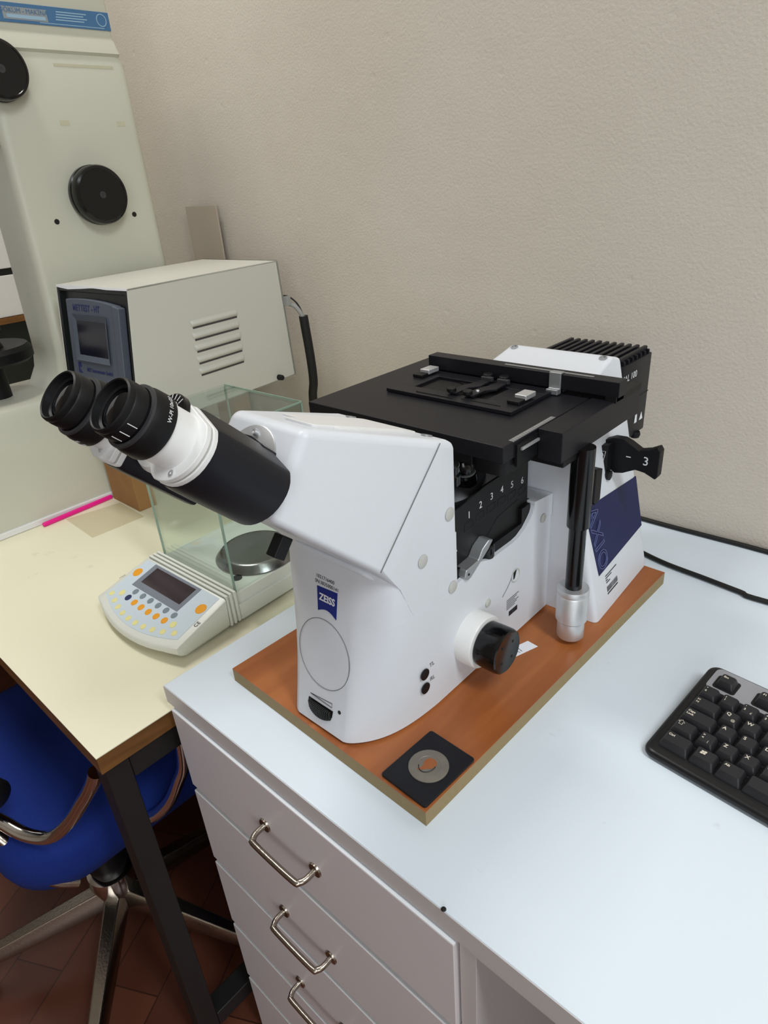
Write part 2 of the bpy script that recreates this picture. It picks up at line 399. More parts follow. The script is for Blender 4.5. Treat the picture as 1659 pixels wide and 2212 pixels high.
def ttxt(s, size, y, z, m, par, x=px+.0017, **k):
    return text(s, size, (x+.77, y-.2, z-TZ), (0, 1, 0), (0, 0, 1), m, par, **k)
ttxt('DÖKÜM - MAKİNA', .0092, .3625, .7905, M_plateblue, pl_)
M_pl2 = mat('label_pale_print', (150, 180, 200), .5)
tl(MB().box(px+.0015, px+.0018, .333, .396, .7805, .7855)).build('plate_rule', M_pl2, pl_)
for i in range(4):
    tl(MB().box(px+.0012, px+.0014, .417-.001*i, .470-.006*(i % 2), .7940-.0037*i, .7955-.0037*i)).build('small_print', M_pl2, pl_)
tl(MB().box(px+.0012, px+.0014, .385, .50, .7768, .7778)).build('small_print', M_pl2, pl_)
tl(MB().lathe([(.0095, 0), (.0095, .0006), (.0082, .0006), (.0082, .0001), (.0001, .0001)], (px+.0010, .497, .789), (1, 0, 0), 28)).build('round_emblem', M_pl2, pl_)

# metal sheet leaning on the wall behind the tester
tag(MB().box(-.848, -.727, .684, .688, TZ, .478).build('metal_sheet', mat('sheet_beige', (176, 164, 148), .6), None, .0008, 1), 'narrow beige metal sheet standing against the wall behind the tester', 'sheet')

# white cupboard beyond the tester
cb = empty('storage_cupboard', (-1.76, .3, FZ), 0, 'white fronted cupboard with a wooden strip seen behind the tester throat', 'cupboard')
MB().box(-.25, .25, -.9, .38, 0, .968).build('body', M_boxd, cb)
for z0, z1 in ((1.10, 1.9), (.972, 1.082)):
    MB().box(-.25, .255, -.9, .38, z0, z1).build('door', M_white2, cb, .002, 2)
MB().box(-.25, .262, -.9, .38, .955, .971).build('wood_strip', M_woodedge, cb)
MB().box(-.25, .25, -.9, .38, 1.082, 1.10).build('gap_rail', M_boxd, cb)

# ------------------------------------------------------------------ indicator box on blocks
ba = .0861
bx = empty('indicator_box', (-.4158, .2805, .155), ba, 'cream metal indicator box with dark recessed display, louvred side, beside the tester', 'control box')
BW, BL, BH, LEAN = .222, .330, .2253, .036
fr = lambda z: -(BH-z)/BH*LEAN*1.05   # front y at height z
prof = [(fr(0), 0), (BL+.010, 0), (BL, BH), (0, BH)]
sh = MB()
t_ = .003
# shell: sides, top, bottom, back  (front open)
for xa, xb in ((-BW, -BW+t_), (-t_, 0)):
    sh.prism(prof, YZ, xa, xb)
sh.prism([(fr(BH-t_), BH-t_), (BL, BH-t_), (BL, BH), (0, BH)], YZ, -BW, 0)
sh.prism([(fr(0), 0), (BL+.01, 0), (BL+.01, t_), (fr(t_), t_)], YZ, -BW, 0)
sh.prism([(BL+.004, 0), (BL+.010, 0), (BL, BH), (BL-.006, BH)], YZ, -BW, 0)
sh.build('case', M_box, bx, .0008, 2)
def FF(p, q, h):   # front-face frame: p across (0 right, negative left), q down from the top, h out of the face
    dn = Vector((0, fr(0), -BH)).normalized(); nrm = Vector((0, -BH, fr(0)*-1*-1)).normalized()
    nrm = Vector((0, -dn.z*-1, dn.y)).normalized()
    nrm = Vector((0, dn.z, -dn.y)).normalized()
    return Vector((p, 0, BH))+dn*q+nrm*h
wavy = [(-.003, .003), (-.060, .0035), (-.10, .0020), (-.14, .0045), (-.18, .0065), (-.219, .0035)]
MB().loft([[FF(p, q, -.012) for p, q in ((-.003, .003), (-.219, .003), (-.219, .225), (-.003, .225))], [FF(p, q, -.008) for p, q in ((-.003, .003), (-.219, .003), (-.219, .225), (-.003, .225))]]).build('recess', M_boxd, bx)
fb = MB()
fb.prism([(-.003, .003), (-.009, .003), (-.009, .224), (-.003, .224)], FF, -.010, .0)
fb.prism([(-.212, .003), (-.219, .003), (-.219, .224), (-.212, .224)], FF, -.010, .0)
fb.prism([(-.003, .003), (-.219, .003), (-.219, .010), (-.003, .010)], FF, -.010, -.001)
fb.build('recess_frame', M_boxd, bx, .001, 1)
lip = MB().prism(list(reversed(wavy))+[(-.003, -.0005), (-.219, -.0005)], FF, -.002, .0006); lip.build('top_lip', M_drawertop, bx)
dp = MB()
arc = [(-.186+.153*k/10, .020+.0085*((k/10-.35)**2)*2) for k in range(11)]
dp.prism(arc+[(-.033, .156), (-.186, .156)], FF, -.008, .004)
dpo = dp.build('display_panel', M_panel, bx, .002, 2)
MB().prism([(-.040, .027), (-.022, .030), (-.022, .157), (-.040, .157)], FF, -.008, .0065).build('panel_grip', M_panel, dpo, .002, 2)
# bezel slopes round the screen
bz = MB()
o4 = [(-.166, .046), (-.060, .046), (-.060, .124), (-.166, .124)]; i4 = [(-.157, .056), (-.068, .056), (-.068, .114), (-.157, .114)]
for k in range(4):
    a_, b_ = o4[k], o4[(k+1) % 4]; c_, d_ = i4[(k+1) % 4], i4[k]
    bz.add([FF(*a_, .0070), FF(*b_, .0070), FF(*c_, .0042), FF(*d_, .0042)], [(0, 1, 2, 3)])
bz.build('screen_bezel', M_panel, dpo)
MB().prism(i4, FF, .004, .0043).build('screen', M_screen, dpo)
xd = Vector((1, 0, 0)); yd = FF(0, 0, 0)-FF(0, 1, 0)
text('METTEST - HT', .0150, FF(-.122, .0355, .0044), xd, yd, M_bluetext, dpo, squash=.9, bold=.0003)
text('MET Instruments GmbH', .0088, FF(-.100, .139, .0044), xd, yd, M_bluetext, dpo, squash=.92, bold=.0002)
MB().prism([(-.168, .128), (-.158, .128), (-.157, .136), (-.163, .136), (-.163, .140), (-.155, .146), (-.168, .146)], FF, .0040, .0044).build('emblem', M_bluetext, dpo)
for i in range(5):
    z = .1500-.0208*i; y0 = .1045-.0003*i; dz = -.0100/.105*0
    lv = MB()
    L0 = Vector((0, y0, z)); L1 = Vector((0, y0+.106, z-.0098+.0098))
    n_ = 8; rings = []
    for (yy, sc_) in ((y0, .05), (y0+.002, .7), (y0+.005, 1), (y0+.101, 1), (y0+.104, .7), (y0+.106, .05)):
        rings.append([Vector((.0045*sc_*math.sin(math.pi*min(k/6*1.0, 1)) if k < 6 else 0, yy, z+.0055-.0015*k*1.25*1)) for k in range(7)])
    lv.loft(rings, cap=False, close=True)
    lv.build('louvre', M_box, bx)
    MB().box(0, .0004, y0+.003, y0+.104, z-.0088, z-.0052).build('louvre_slot', M_shade, bx)
MB().lathe([(.0055, 0), (.0055, .010), (.0045, .012), (.0001, .0122)], (0, .2896, .0075), (1, 0, 0), 24).build('foot_screw', M_rubber, bx)
cn = MB().box(-.012, .010, BL+.001, BL+.012, .140, .158).build('cable_socket', M_greyp, bx, .001, 2)
hose = MB().tube([(-.441, .622, .297), (-.432, .628, .292), (-.425, .634, .278), (-.423, .64, .262)], .0045, 10, 5)
def tolocal(b, e):
    m_ = (Matrix.Translation(e.location) @ Matrix.Rotation(e.rotation_euler.z, 4, 'Z')).inverted()
    b.v = [tuple(m_ @ Vector(v)) for v in b.v]; return b
tolocal(hose, bx).build('grey_cable', M_greyp, bx)
tolocal(MB().tube([(-.45, .605, .316), (-.441, .622, .311), (-.430, .632, .297), (-.424, .638, .277), (-.421, .641, .262)], .0016, 8, 5), bx).build('thin_cable', M_rubber, bx)
sv = tolocal(MB().tube([(-.425, .64, .272), (-.424, .641, .245), (-.422, .642, .21), (-.421, .643, .17), (-.423, .644, .135), (-.433, .646, .10), (-.44, .65, .02), (-.44, .65, TZ+.012)], .0092, 14, 8), bx).build('cable_sleeve', M_rubber, bx)
# supports under the box
def block(name, x0, x1, y0, y1, label):
    o = MB().box(x0, x1, y0, y1, TZ, .1545).build(name, M_card, None, .001, 2); o.rotation_euler = (0, 0, 0)
    tag(o, label, 'block')
block('wooden_block', -.648, -.541, .2615, .300, 'brown wooden block standing beside the pink stick, under the box front')
block('wooden_block', -.64, -.57, .54, .58, 'brown wooden block under the rear of the indicator box')

# ------------------------------------------------------------------ laboratory balance
bl = empty('laboratory_balance', (-.175, .2, TZ), R(1.5), 'white laboratory balance with glass draught shield and orange-keyed panel', 'balance')
Zb = lambda z: z-TZ
hf = .100   # half width
front = []
for k in range(13):
    a = -1+2*k/12
    front.append((a*(hf+.004), -.147-.020*(1-a*a)))
def panel_z(y): return Zb(.010)+(y+.060)*.28   # inclined keypad surface
kp = MB()
rings = []
def outline(ins, ytop, lz):
    pts = [((x)*(1-ins/.1), y+ins*.9) for x, y in front]
    return pts+[(hf-ins, ytop), (-(hf-ins), ytop)]
def kz(y, dz): return max(Zb(-.030), panel_z(y)+dz)
lv_ = []
lv_.append([Vector((x*.93, y+.014 if y < -.1 else y, .004)) for x, y in outline(0, -.060, 0)])
lv_.append([Vector((x*.98, y+.004 if y < -.1 else y, .012)) for x, y in outline(0, -.060, 0)])
lv_.append([Vector((x, y, max(.014, panel_z(y)-.010))) for x, y in outline(0, -.060, 0)])
lv_.append([Vector((x, y, panel_z(y)-.002)) for x, y in outline(0, -.060, 0)])
lv_.append([Vector((x, y, panel_z(y))) for x, y in outline(.003, -.060, 0)])
kp.loft(lv_)
kpo = kp.build('keypad_housing', M_bal, bl, 0, ang=50)
foil = outline(.010, -.063, 0)
MB().loft([[Vector((x, y, panel_z(y)+.0002)) for x, y in foil], [Vector((x, y, panel_z(y)+.0006)) for x, y in foil]]).build('keypad_foil', M_keypad, kpo)
def KP(x, y, h): return Vector((x, y, panel_z(y)+.0006+h))
MB().prism([(-.068, -.108), (.050, -.108), (.050, -.064), (-.068, -.064)][::1], lambda p, q, h: KP(p, q, h), 0, .0004).build('display_frame', M_lcdframe, kpo)
MB().prism([(-.058, -.098), (.042, -.098), (.042, -.068), (-.058, -.068)], lambda p, q, h: KP(p, q, h), 0, .0006).build('display', M_lcd, kpo)
def pkey(x, y, r, m, nm='key'):
    MB().lathe([(r, 0), (r*.95, .0006), (.0001, .0008)], KP(x, y, 0), (0, -.28, 1), 20).build(nm, m, kpo)
pkey(-.083, -.088, .0080, M_orange, 'large_key'); pkey(.080, -.088, .0085, M_orange, 'large_key')
for i in range(6): pkey(-.048+.0200*i, -.1140, .0052, M_kgrey)
for i in range(8):
    m_ = M_yel if i in (0, 7) else (M_kblue if i == 1 else M_orange)
    pkey(-.068+.0190*i, -.1250-.0035*math.sin(math.pi*i/7), .0054, m_)
for i in range(10):
    a = (i-4.5)/4.5
    pkey(-.084+.0182*i, -.1335-.0165*(1-a*a), .0046, M_yel)
# ridges between keypad and weighing chamber
for i, y in enumerate((-.0555, -.0485, -.0415)):
    MB().box(-hf+.002, hf-.002, y-.0026, y+.0016, .006, Zb(.0125)-.0*i).build('ridge', M_bal, bl, .001, 2)
MB().box(-hf+.004, hf-.006, -.059, -.038, .006, Zb(.006)).build('ridge_base', M_bal, bl)
pb = MB().prism(rrect(-.094, .092, -.040, .150, .004, 3), XY, .008, Zb(.0035)).build('body', M_bal, bl, .002, 2)
MB().prism(rrect(-.098, .096, -.040, .155, .006, 3), XY, .004, Zb(-.014)).build('lower_body', M_bal, bl, .002, 2)
MB().lathe([(.0075, 0), (.0075, .0008), (.0001, .0008)], (.060, -.010, Zb(.0035)), (0, 0, 1), 20).build('level_bubble', M_dgrey, bl)
MB().lathe([(.062, 0), (.063, .002), (.055, .011), (.052, .013), (.048, .013), (.0001, .0125)], (.030, .052, Zb(.0037)), (0, 0, 1), 48).build('weighing_pan', M_pan, bl)
gx0, gx1, gy0, gy1, gz0, gz1 = -.091, .089, -.036, .132, Zb(.004), Zb(.233)
g = empty('draught_shield', (0, 0, 0)); g.parent = bl
gt = .003
MB().box(gx0, gx1, gy0, gy0+gt, gz0, gz1).build('glass_pane', M_glass, g)
MB().box(gx0, gx1, gy1-gt, gy1, gz0, gz1).build('glass_pane', M_glass, g)
MB().box(gx0, gx0+gt, gy0+gt, gy1-gt, gz0, gz1).build('glass_pane', M_glass, g)
MB().box(gx1-gt, gx1, gy0+gt, gy1-gt, gz0, gz1).build('glass_pane', M_glass, g)
MB().box(gx0, gx1, gy0, gy1, gz1, gz1+gt).build('glass_pane', M_glass, g)
ge = MB()
for x in (gx0, gx1-.0022):
    for y in (gy0-.0002, gy1-.0022): ge.box(x-.0002, x+.0024, y, y+.0026, gz0, gz1)
ge.box(gx0, gx1, gy0-.0002, gy0+.001, gz1+.0012, gz1+.0032); ge.box(gx0, gx1, gy1-.001, gy1+.0002, gz1+.0002, gz1+.0032)
ge.box(gx1-.001, gx1+.0002, gy0, gy1, gz1+.0008, gz1+.0032)
ge.build('glass_edge', M_glassedge, g)
text('max', .006, (-.101, -.105, panel_z(-.105)+.0004), (.3, 1, .28), (-1, .3, 0), M_inkg, kpo)
text('CE', .008, (.0975, -.108, panel_z(-.108)+.0004), (0, 1, .28), (-1, 0, 0), M_ink, kpo)
for sx in (-1, 1):
    for y in (-.13, .13): MB().lathe([(.009, 0), (.009, .006)], (sx*.075, y, .0002), (0, 0, 1), 20).build('foot', M_rubber, bl)

# ------------------------------------------------------------------ wooden board under the microscope
BA = -.0294
bo = empty('mounting_board', (.0615, .0578, 0), BA, 'varnished brown wooden board under the microscope on the white desk', 'board')
MB().box(0, .2945, 0, .487, .0002, .0170).build('core', M_mdf, bo)
MB().box(0, .2945, 0, .487, .0170, .0180).build('veneer', M_board, bo)

# ------------------------------------------------------------------ inverted microscope
SX, SY, SZ = .2115, .0578, .0182
ms = empty('inverted_microscope', (SX, SY, SZ), 0, 'white and black inverted metallurgical microscope on the wooden board', 'microscope')
# --- pedestal (lower body)
def h_ped(d):
    return .036-.0035*math.exp(-d/.0014)+.0375*(1-math.exp(-min(d, .10)/.030))/(1-math.exp(-.10/.030))
PD = [0, .001, .0022, .004, .006, .009, .012, .016, .020, .025, .030, .036, .042, .049, .056, .064, .073, .083, .092, .10]
def kz_(z): return 1+3.2*min(1, z/.166)**3
def ped_ring(z, vf, ins=0):
    ds = PD+[.13]
    vend = .322
    r = [(h_ped(d*kz_(z))-ins, vf+d+(ins if d == 0 else 0)) for d in ds]+[(.0735-ins, vend-.004), (.0700-ins, vend-ins)]
    return [Vector((x, v, z)) for x, v in r]+[Vector((-x, v, z)) for x, v in reversed(r)]
vf = lambda z: .0+.20*z if z < .19 else .038
zs = [.003, .008, .03, .06, .09, .12, .1305]
ped = MB(); ped.loft([ped_ring(.0002, .004, .004), ped_ring(.0012, .0015, .0015)]+[ped_ring(z, vf(z)) for z in zs])
# upper front part of the pedestal
def pr2(z, v0):
    ds = PD[:-3]
    r = [(h_ped(d*kz_(z))-.0001, v0+d) for d in ds]+[(.0734, .1369)]
    return [Vector((x, v, z)) for x, v in r]+[Vector((-x, v, z)) for x, v in reversed(r)]
ped.loft([pr2(z, vf(z)) for z in (.1304, .15, .17, .19)])
# step block behind the nosepiece opening
ped.prism([(.280, .1300), (.3205, .1300), (.3205, .157), (.281, .162)], YZ, -.0734, .0734)
# side cheeks with the bowl-shaped cut
ck = [(.137, .129), (.137, .131), (.150, .1325), (.165, .1385), (.178, .1365), (.195, .1305), (.215, .1290), (.235, .1300), (.250, .1320), (.262, .1370), (.272, .1450), (.277, .1500), (.2802, .158), (.2802, .129)]
for s_ in (-1, 1): ped.prism(ck, YZ, s_*.0690, s_*.0734)
ped.build('stand_body', M_white, ms, .0, ang=32)
# --- head wedge
def mirror_ring(pts): return pts
hd = MB()
hp = [(-.006, .3330, .046), (-.052, .2760, .049), (.030, .1975, .0735), (.0575, .1660, .0735), (.0575, .170, .0735)]
A_, D_, E_, C_ = (-.006, .333), (-.052, .276), (.030, .1975), (.054, .170)
F_, B_, G_ = (.137, .166), (.137, .2825), (.118, .2885)
C2_ = (.0700, .1312); F_ = (.137, .1307)
prof_h = [(A_, .0455), (D_, .0485), (E_, .0735), (C_, .0735), (C2_, .0735), (F_, .0735), (B_, .0735), (G_, .0735)]
n = len(prof_h)
vs = [Vector((w_, p[0], p[1])) for p, w_ in prof_h]+[Vector((-w_, p[0], p[1])) for p, w_ in prof_h]
fs = [(0, 1, 2, 7), (2, 3, 4, 5, 6, 7), (n+7, n+2, n+1, n+0), (n+7, n+6, n+5, n+4, n+3, n+2)]
for i in range(n):
    j = (i+1) % n; fs.append((i, i+n, j+n, j))
hd.add(vs, fs); hdo = hd.build('head_housing', M_white, ms, 0)
at_ = hdo.data.attributes.new('bevel_weight_edge', 'FLOAT', 'EDGE')
for e in hdo.data.edges:
    i, j = sorted(e.vertices); flat = {(3, 4), (4, 5), (n+3, n+4), (n+4, n+5), (3, n+3), (4, n+4), (5, n+5), (2, 7), (n+2, n+7)}
    w8 = 0 if (i, j) in flat else 1
    if (i, j) in ((2, 3), (n+2, n+3)): w8 = .6
    if (i, j) in ((5, 6), (n+5, n+6)): w8 = .35
    at_.data[e.index].value = w8
b_ = hdo.modifiers.new('bevel', 'BEVEL'); b_.width = .0075; b_.segments = 5; b_.limit_method = 'WEIGHT'; b_.harden_normals = True
# raised inlay on the top of the head
def topz(v): return .333-(v+.006)*.3590
MB().loft([[Vector((x, v, topz(v)+h)) for x, v in rrect(-.030, .040, .030, .128, .006, 3)] for h in (-.002, .0018)]).build('top_plate', M_white2, ms, .0006, 2)
MB().loft([[Vector((x, v, topz(v)+h)) for x, v in rrect(.0, .036, .010, .118, .004, 3)] for h in (-.002, .0026)]).build('top_strip', M_white2, ms, .0006, 2)
for x in (-.043, .052):
    MB().lathe([(.0052, 0), (.0052, .0008), (.0034, .0008), (.0034, -.001), (.0001, -.001)], (x, .125, topz(.125)+.0006), (0, .34, 1), 24).build('cover_screw', M_alu, ms)
for s_ in (-1, 1):
    MB().tube([(s_*.0738, .0315, .1990), (s_*.0741, .040, .2082), (s_*.0741, .110, .2800), (s_*.0738, .1165, .2868)], .0005, 8).build('seam', M_seam, ms)
# soft lip where head meets the pedestal
MB().tube([(-.0420, .0375, .1865), (0, .0355, .1880), (.0400, .0370, .1865), (.052, .0420, .1800), (.062, .0480, .1740), (.0715, .0560, .1655)], lambda q: .0030*(1-max(0, q-.55)/.45)+.0002, 12, 4).build('lip_fillet', M_white, ms)
# caps on the side
for (v, z, r) in ((.1270, .2135, .0065), (.0860, .1830, .0065), (.1290, .1320, .0065), (.3005, .1335, .0055)):
    MB().lathe([(r, 0), (r, .0005), (r*.9, .0008), (.0001, .0008)], (.0740, v, z), (1, 0, 0), 28).build('plug_cap', M_cap, ms)
sk = MB().lathe([(.0085, .0004), (.0075, .0006), (.0072, -.0005), (.0001, -.0005)], (.0737, .2440, .0855), (1, 0, 0), 28, False).build('hole_insert', M_cap, ms)
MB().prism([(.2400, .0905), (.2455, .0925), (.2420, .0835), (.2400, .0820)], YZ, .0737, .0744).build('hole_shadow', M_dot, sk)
MB().lathe([(.0045, 0), (.0045, .0015), (.003, .002), (.0001, .002)], (.0735, .1893, .0792), (1, 0, 0), 20).build('small_button', M_cap, ms)
MB().tube([(.0737, .218, .0700), (.0738, .228, .0775), (.0738, .236, .0860)], .0004, 6, 4).build('scribed_line', M_seam, ms)
for z, s_ in ((.0546, 'TL'), (.0370, 'RL')):
    MB().lathe([(.0062, 0), (.0062, .0008), (.0055, .001), (.0001, .001)], (.0735, .0811, z), (1, 0, 0), 24).build('mode_button', M_black, ms)
    text(s_, .0068, (.0738, .0925, z+.0055), (0, 1, 0), (0, 0, 1), M_inkg, ms)
# type label with barcode
lb = MB()
for i in range(6): lb.box(.0737, .0739, .227, .252-.004*(i % 3), .0590-.0024*i, .0600-.0024*i)
lb.build('fine_print', M_inkg, ms)
bc = MB(); x = .232; random.seed(3)
while x < .250:
    wd = random.choice((.0003, .0006, .0009)); bc.box(.0737, .0739, x, x+wd, .036, .0425); x += wd+random.choice((.0004, .0006))
bc.build('barcode', M_ink, ms)
# focus drive
MB().lathe([(.0295, 0), (.0295, .018), (.0285, .0195), (.024, .0195)], (.0733, .158, .0545), (1, 0, 0), 56).build('focus_collar', M_white2, ms)
kn = MB(); prof_k = [(.0235, .0), (.0245, .001), (.0250, .022), (.0240, .0255), (.0225, .0265), (.0215, .0262), (.0001, .0262)]
kn.lathe(prof_k, (.0930, .158, .0545), (1, 0, 0), 64)
ko = kn.build('focus_knob', M_gloss, ms)
for a in (40, 130, 220, 310):
    MB().lathe([(.0016, 0), (.0016, .0003), (.0001, .0003)], (.1192, .158+.013*math.cos(R(a)), .0545+.013*math.sin(R(a))), (1, 0, 0), 12).build('grip_dot', M_dot, ko)
MB().lathe([(.0295, 0), (.0295, .018), (.024, .0195)], (-.0733, .158, .0545), (-1, 0, 0), 48).build('focus_collar', M_white2, ms)
MB().lathe([(r, t) for r, t in prof_k], (-.0930, .158, .0545), (-1, 0, 0), 48).build('focus_knob', M_gloss, ms)
# front face details
def FP(x, z, h=0): return Vector((x, .20*z-h, z))
fx = Vector((1, 0, 0)); fz = Vector((0, .2, 1)).normalized()
lg = MB()
lp = [(-.0105, .1535), (.0190, .1560), (.0165, .1280)]
cur = [(.0160-.0250*k/8, .1280+.0045*math.sin(math.pi*k/8)+.0010*k/8) for k in range(9)]
lg.prism([(-.0115, .1535), (.0160, .1550)]+cur, lambda p, q, h: FP(p, q, h), -.001, .0006)
lgo = lg.build('maker_badge', M_blue, ms)
text('ZEISS', .0100, FP(.0030, .1440, .0008), fx+Vector((0, 0, .0)), fz, M_wprint, lgo, squash=.92, bold=.0003)
text('1021716400', .0050, FP(-.0010, .1635, .0004), fx, fz, M_ink, ms)
text('SN:3835000141', .0050, FP(.0015, .1580, .0004), fx, fz, M_ink, ms)
# round cover outline, thumb wheel, wedge mark, small hole
MB().tube([FP(.001+.0355*math.cos(R(a)), .0855+.0365*math.sin(R(a)), .0002) for a in range(0, 361, 6)], .00035, 6).build('round_cover_seam', M_seam, ms)
wp = [(-.0180, .0295), (-.0185, .0245), (-.0160, .0195), (-.0110, .0155), (-.0040, .0135), (.0040, .0140), (.0110, .0165), (.0160, .0215), (.0172, .0295)]
wh = MB().prism(wp, lambda p, q, h: FP(p, q, h), -.002, .0006).build('dimmer_slot', M_black, ms)
wl_ = MB()
for k in range(15):
    x = -.015+.0021*k; d = .0055*math.sqrt(max(0, 1-(x/.017)**2))
    wl_.box(x-.0006, x+.0006, .20*.022-.0006-d*.8, .2*.022, .0155+.004*(abs(x)/.016)**2, .0285)
wl_.build('dimmer_wheel', M_rubber, wh)
MB().tube([FP(-.016, .0345, .0003), FP(.0155, .0375, .0003), FP(.0155, .0330, .0003), FP(-.016, .0345, .0003)], .00025, 6).build('wedge_mark', M_ink, ms)
MB().lathe([(.0020, 0), (.0020, .0005), (.0001, .0005)], FP(.0260, .0330, 0), (0, -1, .2), 16).build('indicator_hole', M_dot, ms)
# plunger knob under the head
pk = Matrix.Translation((.0350, -.0370, .2455)) @ Matrix.Rotation(R(-40), 4, 'X')
MB().box(-.0055, .0055, -.0058, .0058, -.0105, .008, pk).build('splitter_knob', M_black, ms, .001, 2)
MB().box(-.004, .004, -.005, .005, .012, .030, pk).build('splitter_rod', M_dgrey, ms)

# --- nosepiece opening
MB().box(-.0688, .0688, .1375, .2795, .1290, .1312).build('nosepiece_carrier', M_black, ms)
pnl = MB().prism([(.139, .1315), (.139, .2040), (.160, .2055), (.200, .2115), (.277, .2130), (.2810, .209), (.2815, .1635), (.2865, .1615), (.2865, .1575), (.2795, .1530), (.2790, .1315)], YZ, .0610, .0636).build('number_panel', M_black, ms, .0006, 2)
MB().box(.0634, .0688, .1395, .262, .1312, .1420).build('inner_ledge', M_black, pnl)
MB().box(.0634, .0688, .262, .2790, .1312, .1600).build('inner_ledge', M_black, pnl)
MB().prism([(.186, .140), (.200, .150), (.222, .166), (.262, .171), (.266, .150), (.276, .146), (.276, .1318), (.186, .1318)], YZ, .0630, .0639).build('panel_opening', M_dot, pnl)
for k in range(6):
    v0 = .171+.0196*k; zc = .1800+.0035*math.sin(math.pi*k/5)
    MB().tube([(.0638, v0-.007, zc-.006), (.0638, v0+.007, zc-.005), (.0638, v0+.007, zc+.003), (.0638, v0-.007, zc+.002), (.0638, v0-.007, zc-.006)], .0002, 4).build('slot_outline', M_dgrey, pnl)
for nme, v, z in (('1', .1712, .1902), ('2', .191, .1932), ('3', .2107, .1948), ('4', .2295, .1949), ('5', .2489, .1932), ('6', .2692, .1902)):
    text(nme, .0110, (.0638, v, z), (0, 1, 0), (0, 0, 1), M_wprint, pnl)
text('s', .004, (.0638, .150, .160), (0, 1, 0), (0, 0, 1), M_wprint, pnl)
MB().lathe([(.0070, 0), (.0078, .002), (.0078, .014), (.007, .016)], (.0665, .1985, .1300), (0, 0, 1), 24).build('reflector_knob', M_gloss, ms)
MB().prism([(.1455, .1340), (.1500, .1290), (.1560, .1300), (.1680, .1370), (.1860, .1480), (.1950, .1560), (.1880, .1590), (.1760, .1530), (.1690, .1440), (.1600, .1430), (.1480, .1420)], YZ, .0630, .0770).build('turret_lever', M_alu, ms, .0015, 2)
MB().lathe([(.0014, 0), (.0014, .0004), (.0001, .0004)], (.0770, .1515, .1360), (1, 0, 0), 12).build('lever_screw', M_dot, ms)
ax = Vector((.12, -.25, 1)).normalized()
tc_ = Vector((.004, .205, .200))
tu = MB().lathe([(.028, -.012), (.044, -.006), (.047, .0), (.047, .007), (.042, .011), (.028, .013)], tc_, ax, 56).build('objective_turret', M_dgrey, ms)
u_ = ax.orthogonal().normalized(); w2 = ax.cross(u_)
for k in range(6):
    a = R(60*k+18); p = tc_+(u_*math.cos(a)+w2*math.sin(a))*.031+ax*.010
    ob = MB().lathe([(.0125, 0), (.0125, .010), (.0105, .012), (.0105, .022), (.0070, .028), (.004, .029)], p, ax+(u_*math.cos(a)+w2*math.sin(a))*-.12, 28).build('objective', M_gloss, ms)
    MB().lathe([(.0108, 0), (.0108, .0016)], p+ax*.014, ax, 28).build('silver_ring', M_alu, ob)
ob = MB().lathe([(.0115, 0), (.0115, .010), (.0098, .012), (.0098, .020)], (.0500, .158, .228), (.1, -.1, 1), 28).build('objective', M_gloss, ms)
MB().lathe([(.0101, .0), (.0101, .0015), (.0099, .0015), (.0099, .006), (.0101, .006), (.0101, .0068)], (.0508, .1572, .2405), (.1, -.1, 1), 28).build('silver_ring', M_silver, ob)

# --- rear column and flared legs
def rear_ring(z, top=False):
    xf, xr = .139-.21*z, .1305-.232*z
    vf_, vr = .3220, .4870
    pts = [(-xf, vf_), (-xr, vr), (xr, vr), (xf, vf_)]
    # rounded corners
    out = []
    for i, p in enumerate(pts):
        a = Vector(pts[i-1]); b = Vector(p); c2 = Vector(pts[(i+1) % 4]); r_ = .008
        d1 = (a-b).normalized(); d2 = (c2-b).normalized()
        for t in (0, .25, .5, .75, 1):
            q = (b+d1*r_*(1-t)**2+d2*r_*t**2); out.append(q)
    return [Vector((q.x, q.y, z)) for q in out]
MB().loft([rear_ring(.0002), rear_ring(.006), rear_ring(.06), rear_ring(.12), rear_ring(.18), rear_ring(.238)]).build('rear_column', M_white, ms, 0, ang=50)
# tube cover over the rear column
def ring4(z, x0, x1, v0, v1, r=.006): return [Vector((x, v, z)) for x, v in rrect(x0, x1, v0, v1, r, 4)]
cv = MB()
cv.loft([[Vector((x, .330, .238)) for x in (0,)]]*0+[ring4(.238, -.088, .092, .345, .452), ring4(.262, -.080, .088, .352, .450)]) if False else None
top = [(-.060, .285), (.076, .285)]
cv.add([(-.086, .345, .238), (.092, .345, .238), (.092, .452, .238), (-.086, .452, .238),
        (-.070, .350, .262), (.082, .350, .262), (.078, .436, .2885), (-.058, .436, .2885), (.082, .452, .284), (-.062, .452, .284)],
       [(0, 3, 2, 1), (0, 1, 5, 4), (4, 5, 6, 7), (7, 6, 8, 9), (9, 8, 2, 3), (1, 2, 8, 6, 5), (0, 4, 7, 9, 3)])
cv.build('lamp_tube_cover', M_white, ms, .004, 3)
for x, v, z in ((-.050, .430, .2868), (.070, .430, .2868)):
    MB().lathe([(.0046, 0), (.0046, .0012), (.003, .0014), (.003, .0002), (.0001, .0002)], (x, v, z), (0, -.3, 1), 20).build('cover_screw', M_alu, ms)
